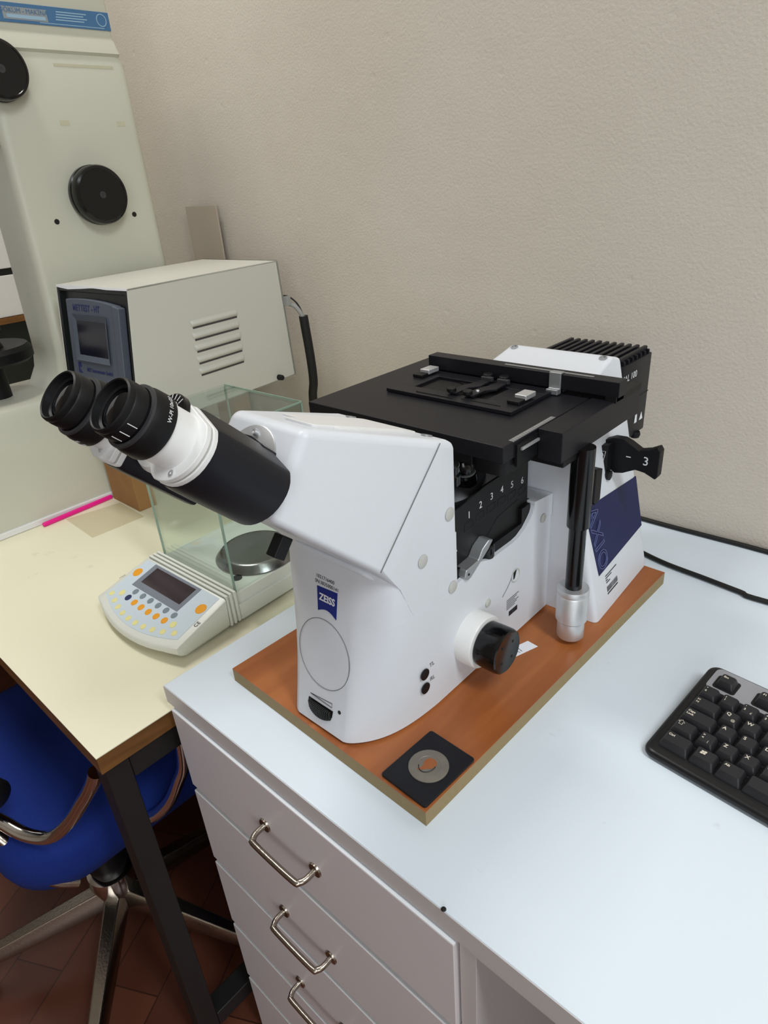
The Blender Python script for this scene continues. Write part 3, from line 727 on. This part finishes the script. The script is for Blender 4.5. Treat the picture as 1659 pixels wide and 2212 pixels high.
# lamp housing with cooling fins
lh = MB(); lh.prism(rrect(-.035, .083, .458, .545, .004, 3), XY, .168, .270)
lho = lh.build('lamp_housing', M_anod, ms, .002, 2)
fn = MB()
for k in range(11):
    x = -.030+.0102*k; fn.box(x, x+.0052, .462, .541, .269, .2785)
for k in range(7):
    v = .466+.0118*k
    fn.box(-.033, .081, v, v+.003, .269, .2750)
fn.build('cooling_fins', M_anod, lho, .0008, 1)
MB().box(.0826, .0832, .459, .544, .2195, .2205).build('housing_joint', M_dot, lho)
text('HAL 100', .0120, (.0836, .478, .2535), (0, 1, 0), (0, 0, 1), M_wprint, lho)
for (v, q) in ((.512, 0), (.528, 1)):
    MB().prism([(v-.005, .185), (v+.005, .185), (v, .195)] if q else [(v-.004, .185), (v+.003, .185), (v+.002, .196), (v-.003, .196)], YZ, .0834, .0838).build('warning_mark', M_wprint, lho)
MB().lathe([(.006, 0), (.007, .004), (.0055, .008)], (.0815, .520, .170), (0, 0, -1), 20).build('clamp_screw', M_black, lho)
# blue panel on the flared leg
P0 = Vector((.136+.003, .322, 0))
def LG(v, z, h=0):    # point on the right leg surface
    t = (v-.322)/.165; x = (.139-.21*z)*(1-t)+(.1305-.232*z)*t
    return Vector((x+h, v, z+h*.21))
bpnl = [(.3440, .0520), (.3300, .1420), (.4860, .1230), (.4845, .0560)]
def LGq(a, b, h):  # bilinear on the blue panel
    p = Vector((0, 0)); A2, B2, C2, D2 = [Vector(q) for q in bpnl]
    p = (A2*(1-a)+D2*a)*(1-b)+(B2*(1-a)+C2*a)*b
    return LG(p.x, p.y, h)
bb = MB(); N = 6
grid = [[LGq(i/N, j/N, .0006) for i in range(N+1)] for j in range(N+1)]; grid2 = [[LGq(i/N, j/N, -.001) for i in range(N+1)] for j in range(N+1)]
bb.loft([[LGq(0, 0, -.001), LGq(1, 0, -.001), LGq(1, 1, -.001), LGq(0, 1, -.001)], [LGq(0, 0, .0006), LGq(1, 0, .0006), LGq(1, 1, .0006), LGq(0, 1, .0006)]])
bpo = bb.build('blue_side_panel', M_navy, ms)
def leg_text(s, size, v, z, m, par, xd, yd, **k): return text(s, size, LG(v, z, .0013), xd, yd, m, par, **k)
text('AXIO', .0330, LG(.3520, .0960, .0012), LG(.3605, .055)-LG(.3470, .135), (0, 1, 0), M_navyline, bpo, outline=.00045, font_space=1.12, squash=1.0)
lb = MB()
for i, (a, b) in enumerate(((.360, .382), (.360, .378), (.360, .366), (.361, .372))):
    p = [LG(a, .0425-.003*i, .0003), LG(b+.012*(i == 0), .0425-.003*i, .0003), LG(b+.012*(i == 0), .0440-.003*i, .0003), LG(a, .0440-.003*i, .0003)]
    lb.add(p, [(0, 1, 2, 3)])
x = .361
while x < .392:
    wd = random.choice((.0004, .0007, .001)); lb.add([LG(x, .022, .0003), LG(x+wd, .022, .0003), LG(x+wd, .0290, .0003), LG(x, .0290, .0003)], [(0, 1, 2, 3)]); x += wd+.0006
lb.add([LG(.361, .0185, .0003), LG(.392, .0185, .0003), LG(.392, .0205, .0003), LG(.361, .0205, .0003)], [(0, 1, 2, 3)])
lb.build('barcode', M_ink, ms)

# --- stage
st = MB().box(-.1655, .0992, .1755, .405, .2510, .2680).build('stage_plate', M_anod, ms, .0012, 2)
MB().box(-.145, .082, .190, .395, .2385, .2515).build('stage_underplate', M_black, ms, .001, 2)
MB().prism(rrect(.060, .097, .1790, .240, .008, 4), XY, .236, .2515).build('slide_bearing', M_black, ms, .0008, 2)
MB().box(.040, .064, .1765, .192, .2420, .2512).build('clamp_block', M_black, ms, .0008, 2)
sc1 = MB().box(.0940, .0990, .1925, .2700, .2676, .2684).build('graduated_scale', M_alu, st)
tk = MB()
for k in range(20): tk.box(.0962 if k % 5 else .0950, .0990, .195+.0038*k, .1954+.0038*k, .2684, .2685)
tk.build('scale_marks', M_ink, st)
yb = MB().box(.1014, .1275, .2325, .4050, .2375, .2690).build('traverse_housing', M_anod, ms, .0010, 2)
MB().box(.0985, .1015, .1960, .3900, .2420, .2640).build('guide_rail', M_black, ms)
MB().box(.1020, .1040, .2010, .2320, .2575, .2600).build('scale_edge', M_silver, ms)
MB().box(.0800, .1260, .2400, .2900, .2300, .2380).build('drive_box', M_black, ms, .001, 2)
xb = MB().box(-.118, .1320, .3390, .3570, .2735, .2900).build('cross_bar', M_anod, ms, .0008, 2)
MB().box(-.010, .100, .3445, .3480, .2899, .2904).build('bar_scale', M_alu, xb)
MB().box(-.116, .130, .3400, .356, .2690, .2736).build('bar_rail', M_gloss, xb)
MB().box(.1180, .1300, .3380, .400, .2680, .2740).build('bar_bracket', M_black, ms)
f = MB()   # holder frame with a rectangular opening
hx0, hx1, hy0, hy1 = -.1105, .0600, .2500, .3380
ox0, ox1, oy0, oy1 = -.0850, .0150, .2720, .3180
for a in ((hx0, hx1, hy0, oy0), (hx0, hx1, oy1, hy1), (hx0, ox0, oy0, oy1), (ox1, hx1, oy0, oy1)):
    f.box(a[0], a[1], a[2], a[3], .2685, .2725)
hp_ = f.build('slide_holder', M_anod, ms, .0004, 1)
MB().box(-.085, .015, .272, .318, .2682, .2688).build('opening', M_dot, hp_)
MB().prism([(-.060, .320), (.040, .320), (.015, .276), (-.01, .272), (-.02, .300)], XY, .2690, .2700).build('stage_insert', M_black, hp_)
for x0 in (-.034, -.012):
    arm = MB().prism([(x0, .268), (x0+.013, .266), (x0+.014, .290), (x0+.022, .300), (x0+.020, .322), (x0+.008, .322), (x0+.006, .304), (x0+.002, .295)], XY, .2735, .2760).build('clip_arm', M_anod, hp_, .0004, 1)
    MB().box(x0+.006, x0+.021, .3230, .3285, .2740, .2790).build('clip_tab', M_dgrey, hp_, .0006, 1)
    MB().lathe([(.0055, 0), (.0055, .003), (.0048, .0038), (.0001, .0038)], (x0+.004, .270, .2760), (0, 0, 1), 20).build('clip_screw', M_black, hp_)
    MB().lathe([(.0062, 0), (.0062, .004), (.0054, .0048), (.0001, .0048)], (x0+.010, .3330, .2760), (0, 0, 1), 20).build('clip_screw', M_black, hp_)
MB().lathe([(.0022, 0), (.0018, .0012), (.0001, .0016)], (-.004, .283, .2760), (0, 0, 1), 14).build('ball', M_silver, hp_)
MB().box(-.0700, -.0200, .2560, .2575, .2725, .2732).build('groove', M_dot, hp_); MB().box(-.010, .040, .2600, .2612, .2725, .2730).build('groove', M_dot, hp_)
for (x, v) in ((-.1030, .3120), (.0500, .2830)):
    MB().box(x-.007, x+.007, v, v+.020, .2745, .2800).build('spring_clip', M_silver, hp_, .0008, 2)
    MB().box(x-.009, x+.006, v-.012, v+.004, .2725, .2765).build('clip_base', M_black, hp_, .0008, 2)
MB().prism([(.3300, .2690), (.3385, .2690), (.3385, .2900), (.3450, .2905), (.3450, .2920), (.3360, .2920), (.3360, .2745), (.3300, .2745)], YZ, .0530, .0670).build('bar_clamp', M_alu, ms, .0006, 2)
# hanging coaxial drive rod
rx, rv = .1270, .2790
MB().lathe([(.0120, .150), (.0120, .2400)], (rx, rv, 0), (0, 0, 1), 32).build('drive_rod', M_gloss, ms)
MB().lathe([(.0092, .060), (.0092, .153)], (rx, rv, 0), (0, 0, 1), 32).build('drive_rod', M_gloss, ms)
kb_ = MB(); kb_.lathe([(.0100, .0725), (.0168, .0725), (.0176, .0700), (.0176, .0660), (.0170, .0650), (.0176, .0640), (.0176, .0310), (.0155, .0290), (.0150, .0280), (.0152, .0270), (.0152, .0075), (.0145, .0065), (.0001, .0065)], (rx, rv, 0), (0, 0, 1), 72)
kbo = kb_.build('coaxial_knob', M_silver, ms)
# filter slider handle sticking out of the rear column
sl_ = [(.080, .178), (.082, .1925), (.100, .2010), (.1123, .2015), (.120, .1985), (.1328, .1915), (.1432, .1945), (.1532, .2000), (.1565, .1950), (.1565, .1640), (.1540, .1600), (.1412, .1655), (.1300, .1668), (.115, .1590), (.1053, .1570), (.093, .165)]
so = MB().prism(sl_, XZ, .4090, .4215).build('filter_slider', M_black, ms, .0012, 2)
text('3', .0150, (.1415, .4088, .1800), (1, 0, 0), (0, 0, 1), M_wprint, so)
MB().box(.118, .1235, .4086, .4094, .1810, .1820).build('index_mark', M_wprint, so)
av = MB().prism([(.0885, .1780), (.0885, .1930), (.1010, .1960), (.1010, .1600), (.0960, .1560)], XZ, .396, .412).build('aperture_lever', M_black, ms, .0008, 2)
MB().tube([(.0905, .3957, .1870), (.0985, .3957, .1880), (.0950, .3957, .1660), (.0905, .3957, .1870)], .0003, 6).build('aperture_mark', M_wprint, av)
text('A', .0050, (.0948, .3957, .1835), (1, 0, 0), (0, 0, 1), M_wprint, av)
MB().lathe([(.003, 0), (.003, .016), (.006, .017), (.006, .023), (.0001, .024)], (.082, .400, .157), (1, .0, 0), 16).build('field_stop_pin', M_black, ms)
MB().prism([(.346, .186), (.362, .182), (.362, .143), (.350, .140), (.346, .145)], YZ, .0960, .1120).build('diaphragm_slider', M_black, ms, .001, 2)

# --- binocular tube
e_ = R(44)
ev = Vector((0, math.cos(e_), -math.sin(e_))); wv = Vector((0, math.sin(e_), math.cos(e_))); xv = Vector((1, 0, 0))
E0 = Vector((.0325, -.1394, .3867))+wv*.002
bn = ms
def curved(st, size, c0, rad, t, deg, par):
    """lettering wrapped round an eyepiece, letter tops towards the eye"""
    o = text(st, size, (0, 0, 0), (1, 0, 0), (0, 1, 0), M_wprint, par)
    for v in o.data.vertices:
        a = R(deg)+v.co.x/rad
        v.co = c0+ev*(t-v.co.y)+(xv*math.cos(a)+wv*math.sin(a))*(rad+v.co.z+.0001)
    o.data.update()
def EP(side, t, x, q):   # side 0 right, 1 left (turned half a revolution about the centre axis)
    if side: x, q = -.065-x, -q-.0050
    return E0+ev*t+xv*x+wv*q
sec = [(-.0215, .0235), (-.019, .0262), (-.0065, .0270), (-.0040, .0262), (.0215, .0172), (.0240, .0155), (.0290, .0080), (.0302, -.001), (.0275, -.0120), (.0215, -.0200), (.0130, -.0262), (.0040, -.0288), (-.0060, -.0290), (-.0160, -.0210), (-.0205, -.010), (-.0220, .010)]
sec_l = [(-.0215, .0235), (-.019, .0262), (-.0065, .0270), (.0030, .0266), (.0046, .0260), (.0215, .0180), (.0240, .0160), (.0290, .0080), (.0302, -.001), (.0275, -.0120), (.0215, -.0200), (.0130, -.0262), (.0040, -.0288), (-.0060, -.0290), (-.0160, -.0210), (-.0205, -.010)]
def secring(side, t, k=1., dx=0, dq=0): return [EP(side, t, x*k+dx, q*k+dq) for x, q in (sec_l if side else sec)]
def chaikin(ring, n=1):
    for _ in range(n):
        ring = [p for i in range(len(ring)) for p in (ring[i]*.75+ring[(i+1) % len(ring)]*.25, ring[i]*.25+ring[(i+1) % len(ring)]*.75)]
    return ring
for side in (0, 1):
    nm = 'tube_sleeve'
    L = .128 if side == 0 else .118; so_ = 0 if side == 0 else -.009
    rg = [chaikin(secring(side, t, k, dx, 0)) for t, k, dx in ((.0575, .95, 0), (.060+so_, 1.0, 0), (.064+so_, 1.03, 0), (.085, 1.05, 0), (L, 1.06, 0))]
    MB().loft(rg[1:]).build(nm, M_sleeve, bn, 0, ang=60)
    MB().loft([chaikin(secring(side, t+so_, .985)) for t in (.0560, .0600)]).build('tube_flange', M_white2, bn, .0006, 2, ang=30)
    MB().loft([chaikin(secring(side, t+so_, .945)) for t in (.0545, .0565)]).build('flange_gap', M_grey, bn, 0, ang=30)
    MB().loft([chaikin(secring(side, t+so_, .965)) for t in (.0505, .0548)]).build('tube_flange', M_white2, bn, .0008, 2, ang=30)
    ax_o = EP(side, 0, 0, 0)
    MB().lathe([(.0196, .030), (.0200, .0565)], ax_o, ev, 48).build('eyepiece_tube', M_white2, bn)
    # eyepiece
    ey = MB().lathe([(.0158, .005), (.0160, .0006), (.0168, 0), (.0178, .0008), (.0184, .0030), (.0180, .0045), (.0186, .0055), (.0187, .0135), (.0180, .0142), (.0180, .0160), (.0204, .0166), (.0212, .0182), (.0220, .0215), (.0224, .0300), (.0218, .0322), (.0195, .0324)], ax_o, ev, 64, cap=False).build('eyepiece', M_black, bn)
    MB().lathe([(.0190, .0148), (.0210, .0152), (.0213, .0168), (.0204, .0170)], ax_o, ev, 64, cap=False).build('dioptre_ring', M_dgrey, ey)
    MB().lathe([(.0159, .0010), (.0152, .0050), (.0138, .0060), (.0130, .0056)], ax_o, ev, 48, cap=False).build('eyecup', M_black, ey)
    lens = [(.0132, .0068)]+[(.0132*math.cos(R(a)), .0068-.0036*math.sin(R(a))) for a in range(10, 91, 10)]
    MB().lathe(lens, ax_o, ev, 40, cap=False).build('lens', M_lens, ey)
    for k in range(3 if side == 0 else 0):
        an = R(-62+21*k) if side == 0 else R(-40+24*k)
        d = xv*math.cos(an)+wv*math.sin(an)
        MB().tube([ax_o+ev*.0062+d*.0187, ax_o+ev*.0130+d*.0187], .0003, 6).build('dioptre_mark', M_wprint, ey)
    if side == 1:
        curved('Carl Zeiss', .0046, ax_o, .0222, .0235, -96, ey); curved('444036-9000', .0034, ax_o, .0224, .0290, -94, ey)
    else:
        curved('W-PI 10x/23', .0040, ax_o, .0224, .0270, 40, ey)
    sgn = 1
    for (x, q) in ((-.004, .0195), (.0120, -.0205)):
        MB().lathe([(.0022, 0), (.0022, .0008), (.0010, .0008), (.0010, -.0002), (.0001, -.0002)], EP(side, .0504+so_, x, q), -ev, 16).build('flange_screw', M_silver, bn)
# scale disc between the tubes

sd = EP(0, .046, -.0150, .0130)
dd = MB().lathe([(.0165, 0), (.0165, .004), (.0155, .0048), (.0001, .0048)], sd+ev*.0048, -ev, 40).build('spacing_dial', M_gloss, bn)
for k in range(4):
    a = R(60+16*k); d = xv*math.cos(a)+wv*math.sin(a)
    MB().tube([sd+d*.0115-ev*.0002, sd+d*.0155-ev*.0002], .00025, 6).build('dial_mark', M_wprint, dd)
    text(str(55+5*k), .0030, sd+d*.0095-ev*.0003, xv, wv, M_wprint, dd)

# centre hinge and mount
cm = EP(0, 0, -.0325, -.001)
MB().lathe([(.022, .058), (.024, .062), (.024, .128)], cm, ev, 40).build('hinge_body', M_white2, bn)
fn_ = Vector((0, -.57, .46)).normalized()*-1
fn_ = Vector((0, .057, .046)); face_n = Vector((0, -.779, .629))
cF = Vector((-.001, -.0285, .3045))
MB().lathe([(.0300, -.003), (.0300, .0010), (.0290, .0016), (.0001, .0016)], cF, face_n, 64).build('mount_ring', M_alu, ms)
MB().lathe([(.0028, 0), (.0028, .0030), (.0016, .0030), (.0016, .0015), (.0001, .0015)], cF+Vector((-.003, 0, 0))+Vector((0, .629, .779))*.0235+face_n*.0014, face_n, 18).build('mount_screw', M_silver, ms)
MB().loft([chaikin([cF+xv*x+Vector((0, .629, .779))*q+ev*t for x, q in ((-.030, .016), (.030, .016), (.036, 0), (.030, -.020), (-.030, -.020), (-.036, 0))]) for t in (-.004, -.018)]).build('tube_joint', M_sleeve, bn)

# label and specimen plate on the board
tg = MB().prism([(.0833, .2221), (.0949, .2126), (.1057, .2444), (.0913, .2461)], XY, 0, .0003)
tg.v = [(x+SX, y+SY, z+SZ) for x, y, z in tg.v]
tgo = tag(tg.build('paper_label', M_paper), 'small white paper label with handwritten A1 on the board', 'label')
text('A1', .0100, (.0925+SX, .2235+SY, SZ+.0004), (.3, 1, 0), (-1, .3, 0), M_inkg, tgo)
spl = empty('specimen_plate', (.1165+SX, .0300+SY, SZ), R(-2.5), 'black square metal insert plate with a round grey disc, on the board corner', 'plate')
MB().prism(rrect(-.0275, .0275, -.0355, .0355, .003, 4), XY, .0002, .0030).build('plate', M_anod, spl, .0005, 1)
M_disc = mat('worn_steel_disc', (132, 126, 116), .45, .5, var=.25, vscale=60)
MB().lathe([(.0190, 0), (.0190, .0008), (.0185, .0010), (.0115, .0010), (.0112, .0007), (.0001, .0007)], (.0005, 0, .0030), (0, 0, 1), 48).build('disc', M_disc, spl)
hl = [(.0062*math.cos(R(a)), .0030+.0062*math.sin(R(a))) for a in range(-50, 231, 20)]+[(-.0040, -.0060), (-.0075, -.0120), (-.0020, -.0085), (.0015, -.0040)]
MB().prism(hl, XY, .0036, .00385).build('keyhole', M_board, spl)
MB().tube([(.0075*math.cos(R(a))-.001, .0000+.0092*math.sin(R(a)), .0040) for a in range(215, 381, 15)], .0005, 6).build('wire_clip', M_dgrey, spl)

# ------------------------------------------------------------------ cables along the wall
tag(MB().tube([(-.2, .690, .0037), (.1, .688, .0037), (.27, .688, .0037), (.325, .688, .0037), (.392, .690, .0037), (.456, .691, .0037), (.8, .690, .0037), (1.6, .69, .0037)], .0035, 10, 6).build('black_cable', M_rubber), 'black cable lying at the foot of the wall on the desk', 'cable')
tag(MB().tube([(.21, .62, .004), (.265, .607, .004), (.315, .591, .004), (.357, .580, .004), (.409, .574, .004), (.456, .568, .004), (.489, .565, .004), (.7, .59, .004), (1.2, .60, .004)], .0033, 10, 6).build('black_cable', M_rubber), 'black cable running out from behind the microscope, nearer than the wall cable', 'cable')

# ------------------------------------------------------------------ keyboard
kb = empty('keyboard', (.5153, .2986, 0), -.0975, 'black computer keyboard with a grey top band on the white desk', 'keyboard')
U1 = .019
kx0, kx1, ky0, ky1 = -.0435, .395, -.0620, .0840
top_z = lambda y: .0150+.085*y if y > -.055 else .0150+.085*-.055
kbm = MB()
def kring(ins, zf): return [Vector((x, y, zf(y))) for x, y in rrect(kx0+ins, kx1-ins, ky0+ins, ky1-ins, .010, 5)]
kbm.loft([kring(.004, lambda y: .0008), kring(0, lambda y: .004), kring(0, lambda y: top_z(y)-.0035), kring(.0012, lambda y: top_z(y)-.001), kring(.004, top_z)])
kbm.build('keyboard_case', M_kbody, kb, 0, ang=50)
MB().prism(rrect(kx0+.0085, .36, .0465, .0800, .006, 5), lambda p, q, h: Vector((p, q, top_z(q)+h)), .0001, .0009).build('grey_band', M_kband, kb)
MB().prism([(kx0+.008, -.0530), (.25, -.0530), (.25, .0445), (kx0+.008, .0445)], lambda p, q, h: Vector((p, q, top_z(q)+h)), .0, .0003).build('key_well', M_dot, kb)
nkey = 0
def key(x0, y0, wu, leg=None, small=None, d=.0178, well=False, hgt=.0085, lsz=.0052):
    """keycap: x0,y0 lower-left of its cell, wu width in units"""
    global nkey
    w_ = wu*U1-.0012; x1 = x0+w_; y1 = y0+d; rr = []
    for ins, h in ((0, .0006), (.0004, .003), (.0022, hgt-.0010), (.0030, hgt)):
        yo = .0006 if h > .004 else 0
        rr.append([Vector((x, y+yo, top_z(y0+d/2)+.085*(y-y0-d/2)+h)) for x, y in rrect(x0+ins, x1-ins, y0+ins*.9, y1-ins*.9, .0016, 3)])
    m = MB(); m.loft(rr); k = m.build('key', M_key, kb, 0, ang=40); nkey += 1
    if well:
        MB().prism(rrect(x0-.0022, x1+.0022, y0-.0018, y1+.0018, .003, 4), lambda p, q, h: Vector((p, q, top_z(q)+h)), .0007, .0012).build('key_surround', M_dot, k)
    zt = lambda y: top_z(y0+d/2)+.085*(y-y0-d/2)+hgt+.0002
    if leg:
        lines = leg.split('\n')
        for i, s_ in enumerate(lines):
            yy = y1-.0058-.0038*i if len(lines) > 1 else y1-.0060
            text(s_, lsz, (x0+.0042, yy, zt(yy)), (1, 0, 0), (0, 1, .085), M_legend, k, 'legend', align='LEFT', bold=.0001)
    if small:
        yy = y0+.0058
        text(small, .0038, (x0+.0105, yy, zt(yy)), (1, 0, 0), (0, 1, .085), M_legend, k, 'legend', align='LEFT')
    return k
lx = -.0335
rows = [(.0255, [('"\né', None, 1), ("!\n1", None, 1), ("'\n2", '£', 1), ('^\n3', '#', 1), ('+\n4', '$', 1), ('%\n5', None, 1), ('&\n6', None, 1), ('/\n7', '{', 1), ('(\n8', '[', 1), (')\n9', ']', 1)]),
        (.0065, [('I<\n>I', None, 1.5)]+[(c_, None if c_ != 'Q' else '@', 1) for c_ in 'QWERTYUI']),
        (-.0125, [('Caps\nLock', None, 1.75)]+[(c_, None, 1) for c_ in 'ASDFGHJK']),
        (-.0315, [('⇧', None, 1.25), ('>\n<', '|', 1)]+[(c_, None, 1) for c_ in 'ZXCVBNM']),
        (-.0505, [('Ctrl', None, 1.5), ('win', None, 1.25), ('Alt', None, 1.25), (None, None, 5)])]
for y0, ks in rows:
    x = lx
    for leg, small, wu in ks:
        if leg == '⇧':
            k = key(x, y0, wu)
            zt = top_z(y0+.009)+.085*.003+.0087
            MB().tube([(x+.0035, y0+.0125, zt), (x+.0065, y0+.0155, zt+.0002), (x+.0095, y0+.0125, zt), (x+.0080, y0+.0125, zt), (x+.0080, y0+.0095, zt-.0002), (x+.0050, y0+.0095, zt-.0002), (x+.0050, y0+.0125, zt), (x+.0035, y0+.0125, zt)], .00025, 6).build('legend', M_legend, k)
        elif leg == 'win':
            k = key(x, y0, wu); zt = top_z(y0+.009)+.085*.003+.0087
            f_ = MB()
            for a, b in ((0, 0), (.0024, .0004), (.0004, .0024), (.0028, .0028)): f_.box(x+.0065+a, x+.0086+a, y0+.0085+b, y0+.0105+b, zt-.0001, zt+.0002)
            f_.build('legend', M_legend, k)
        else:
            key(x, y0, wu, leg, small, lsz=.0052 if leg and len(leg) == 1 else .0034)
        x += wu*U1
key(-.0275, .0525, 1, 'Esc', None, .0165, True, lsz=.0036)
for i, s_ in enumerate(('F1', 'F2', 'F3', 'F4')): key(-.0275+2*U1+i*U1, .0525, 1, s_, None, .0165, True, lsz=.0036)
for i, s_ in enumerate(('F5', 'F6', 'F7', 'F8')): key(-.0275+6.6*U1+i*U1, .0525, 1, s_, None, .0165, True, lsz=.0036)

# ------------------------------------------------------------------ office chair under the cream table
ch = empty('office_chair', (-.40, -.02, FZ), R(8), 'blue office chair with chrome armrests and a chrome star base under the cream table', 'chair')
def CH(b): 
    m_ = (Matrix.Translation(ch.location) @ Matrix.Rotation(ch.rotation_euler.z, 4, 'Z')).inverted()
    b.v = [tuple(m_ @ Vector(v)) for v in b.v]; return b
seatp = [(p-.385, q-.0) for p, q in rrect(-.225, .215, -.205, .25, .10, 8)]
def sring(k, z): return [Vector((-.385+(p+.385)*k, q*k, z)) for p, q in seatp]
CH(MB().loft([sring(.90, -.395), sring(.97, -.385), sring(1.0, -.36), sring(1.0, -.325), sring(.96, -.306), sring(.88, -.300)])).build('seat', M_seat, ch, 0, ang=60)
# backrest on the far side of the seat, away from the desk
CH(MB().loft([[Vector((x, y, z)) for x, z in rrect(-.60, -.17, -.26, .02-.15+.03, .06, 6)] for y in (-.262, -.235)]) ) if False else None
CH(MB().loft([sring(.80, -.41), sring(.85, -.395)])).build('seat_shell', M_black, ch)
# chrome arms
def chp(pts, r, name, m=M_chrome, sm=8): return CH(MB().tube(pts, r, 14, sm)).build(name, m, ch)
chp([(-.33, -.215, -.235), (-.285, -.195, -.252), (-.248, -.178, -.262), (-.210, -.162, -.275), (-.173, -.141, -.270), (-.141, -.118, -.235), (-.113, -.099, -.190), (-.087, -.088, -.150), (-.075, -.082, -.125)], .0098, 'armrest_tube')
chp([(-.29, -.200, -.275), (-.261, -.186, -.300), (-.230, -.172, -.340), (-.200, -.158, -.370), (-.185, -.130, -.392)], .0088, 'armrest_bracket', M_nickel)
chp([(-.100, .045, -.12), (-.107, .039, -.23), (-.118, .026, -.274), (-.134, .011, -.314), (-.154, -.008, -.342), (-.177, -.026, -.353)], .0095, 'armrest_tube')
CH(MB().lathe([(.012, -.10), (.021, -.09), (.022, 0), (.020, .004), (.012, .008)], (-.244, -.170, -.215), (1, .35, -.10), 24)).build('arm_pad', M_black, ch)
bc_ = Vector((-.349+.035, -.060, 0))
CH(MB().lathe([(.036, -.42), (.036, -.53), (.030, -.55)], (bc_.x, bc_.y, 0), (0, 0, 1), 32)).build('gas_column', M_black, ch)
CH(MB().lathe([(.030, -.55), (.040, -.556), (.042, -.575), (.036, -.60), (.028, -.63), (.025, -.65)], (bc_.x, bc_.y, 0), (0, 0, 1), 32)).build('base_hub', M_chrome, ch)
tips = [(-.43, -.30), (-.105, -.235), (-.075, .06), (-.30, .235), (-.62, .06)]
for tx_, ty_ in tips:
    a = Vector((bc_.x, bc_.y, -.612)); b = Vector((tx_, ty_, -.672)); d = (b-a).normalized(); s2 = d.cross(Vector((0, 0, 1))).normalized(); u2 = s2.cross(d)
    rg = []
    for p, wd, hh in ((a+d*.02, .020, .020), (a*.5+b*.5, .017, .017), (b, .013, .012)):
        rg.append([p+s2*wd*cx+u2*hh*cz for cx, cz in ((-1, -1), (1, -1), (1, .2), (.6, 1), (-.6, 1), (-1, .2))])
    lo = CH(MB().loft(rg))  .build('base_leg', M_nickel, ch, .002, 2)
    CH(MB().lathe([(.018, -.011), (.024, -.010), (.024, .010), (.018, .011)], (tx_, ty_, FZ+.0245), (s2.x, s2.y, 0), 24)).build('castor', M_black, lo)
    CH(MB().tube([(tx_, ty_, FZ+.03), (tx_, ty_, -.672)], .007, 10)).build('castor_stem', M_black, lo)
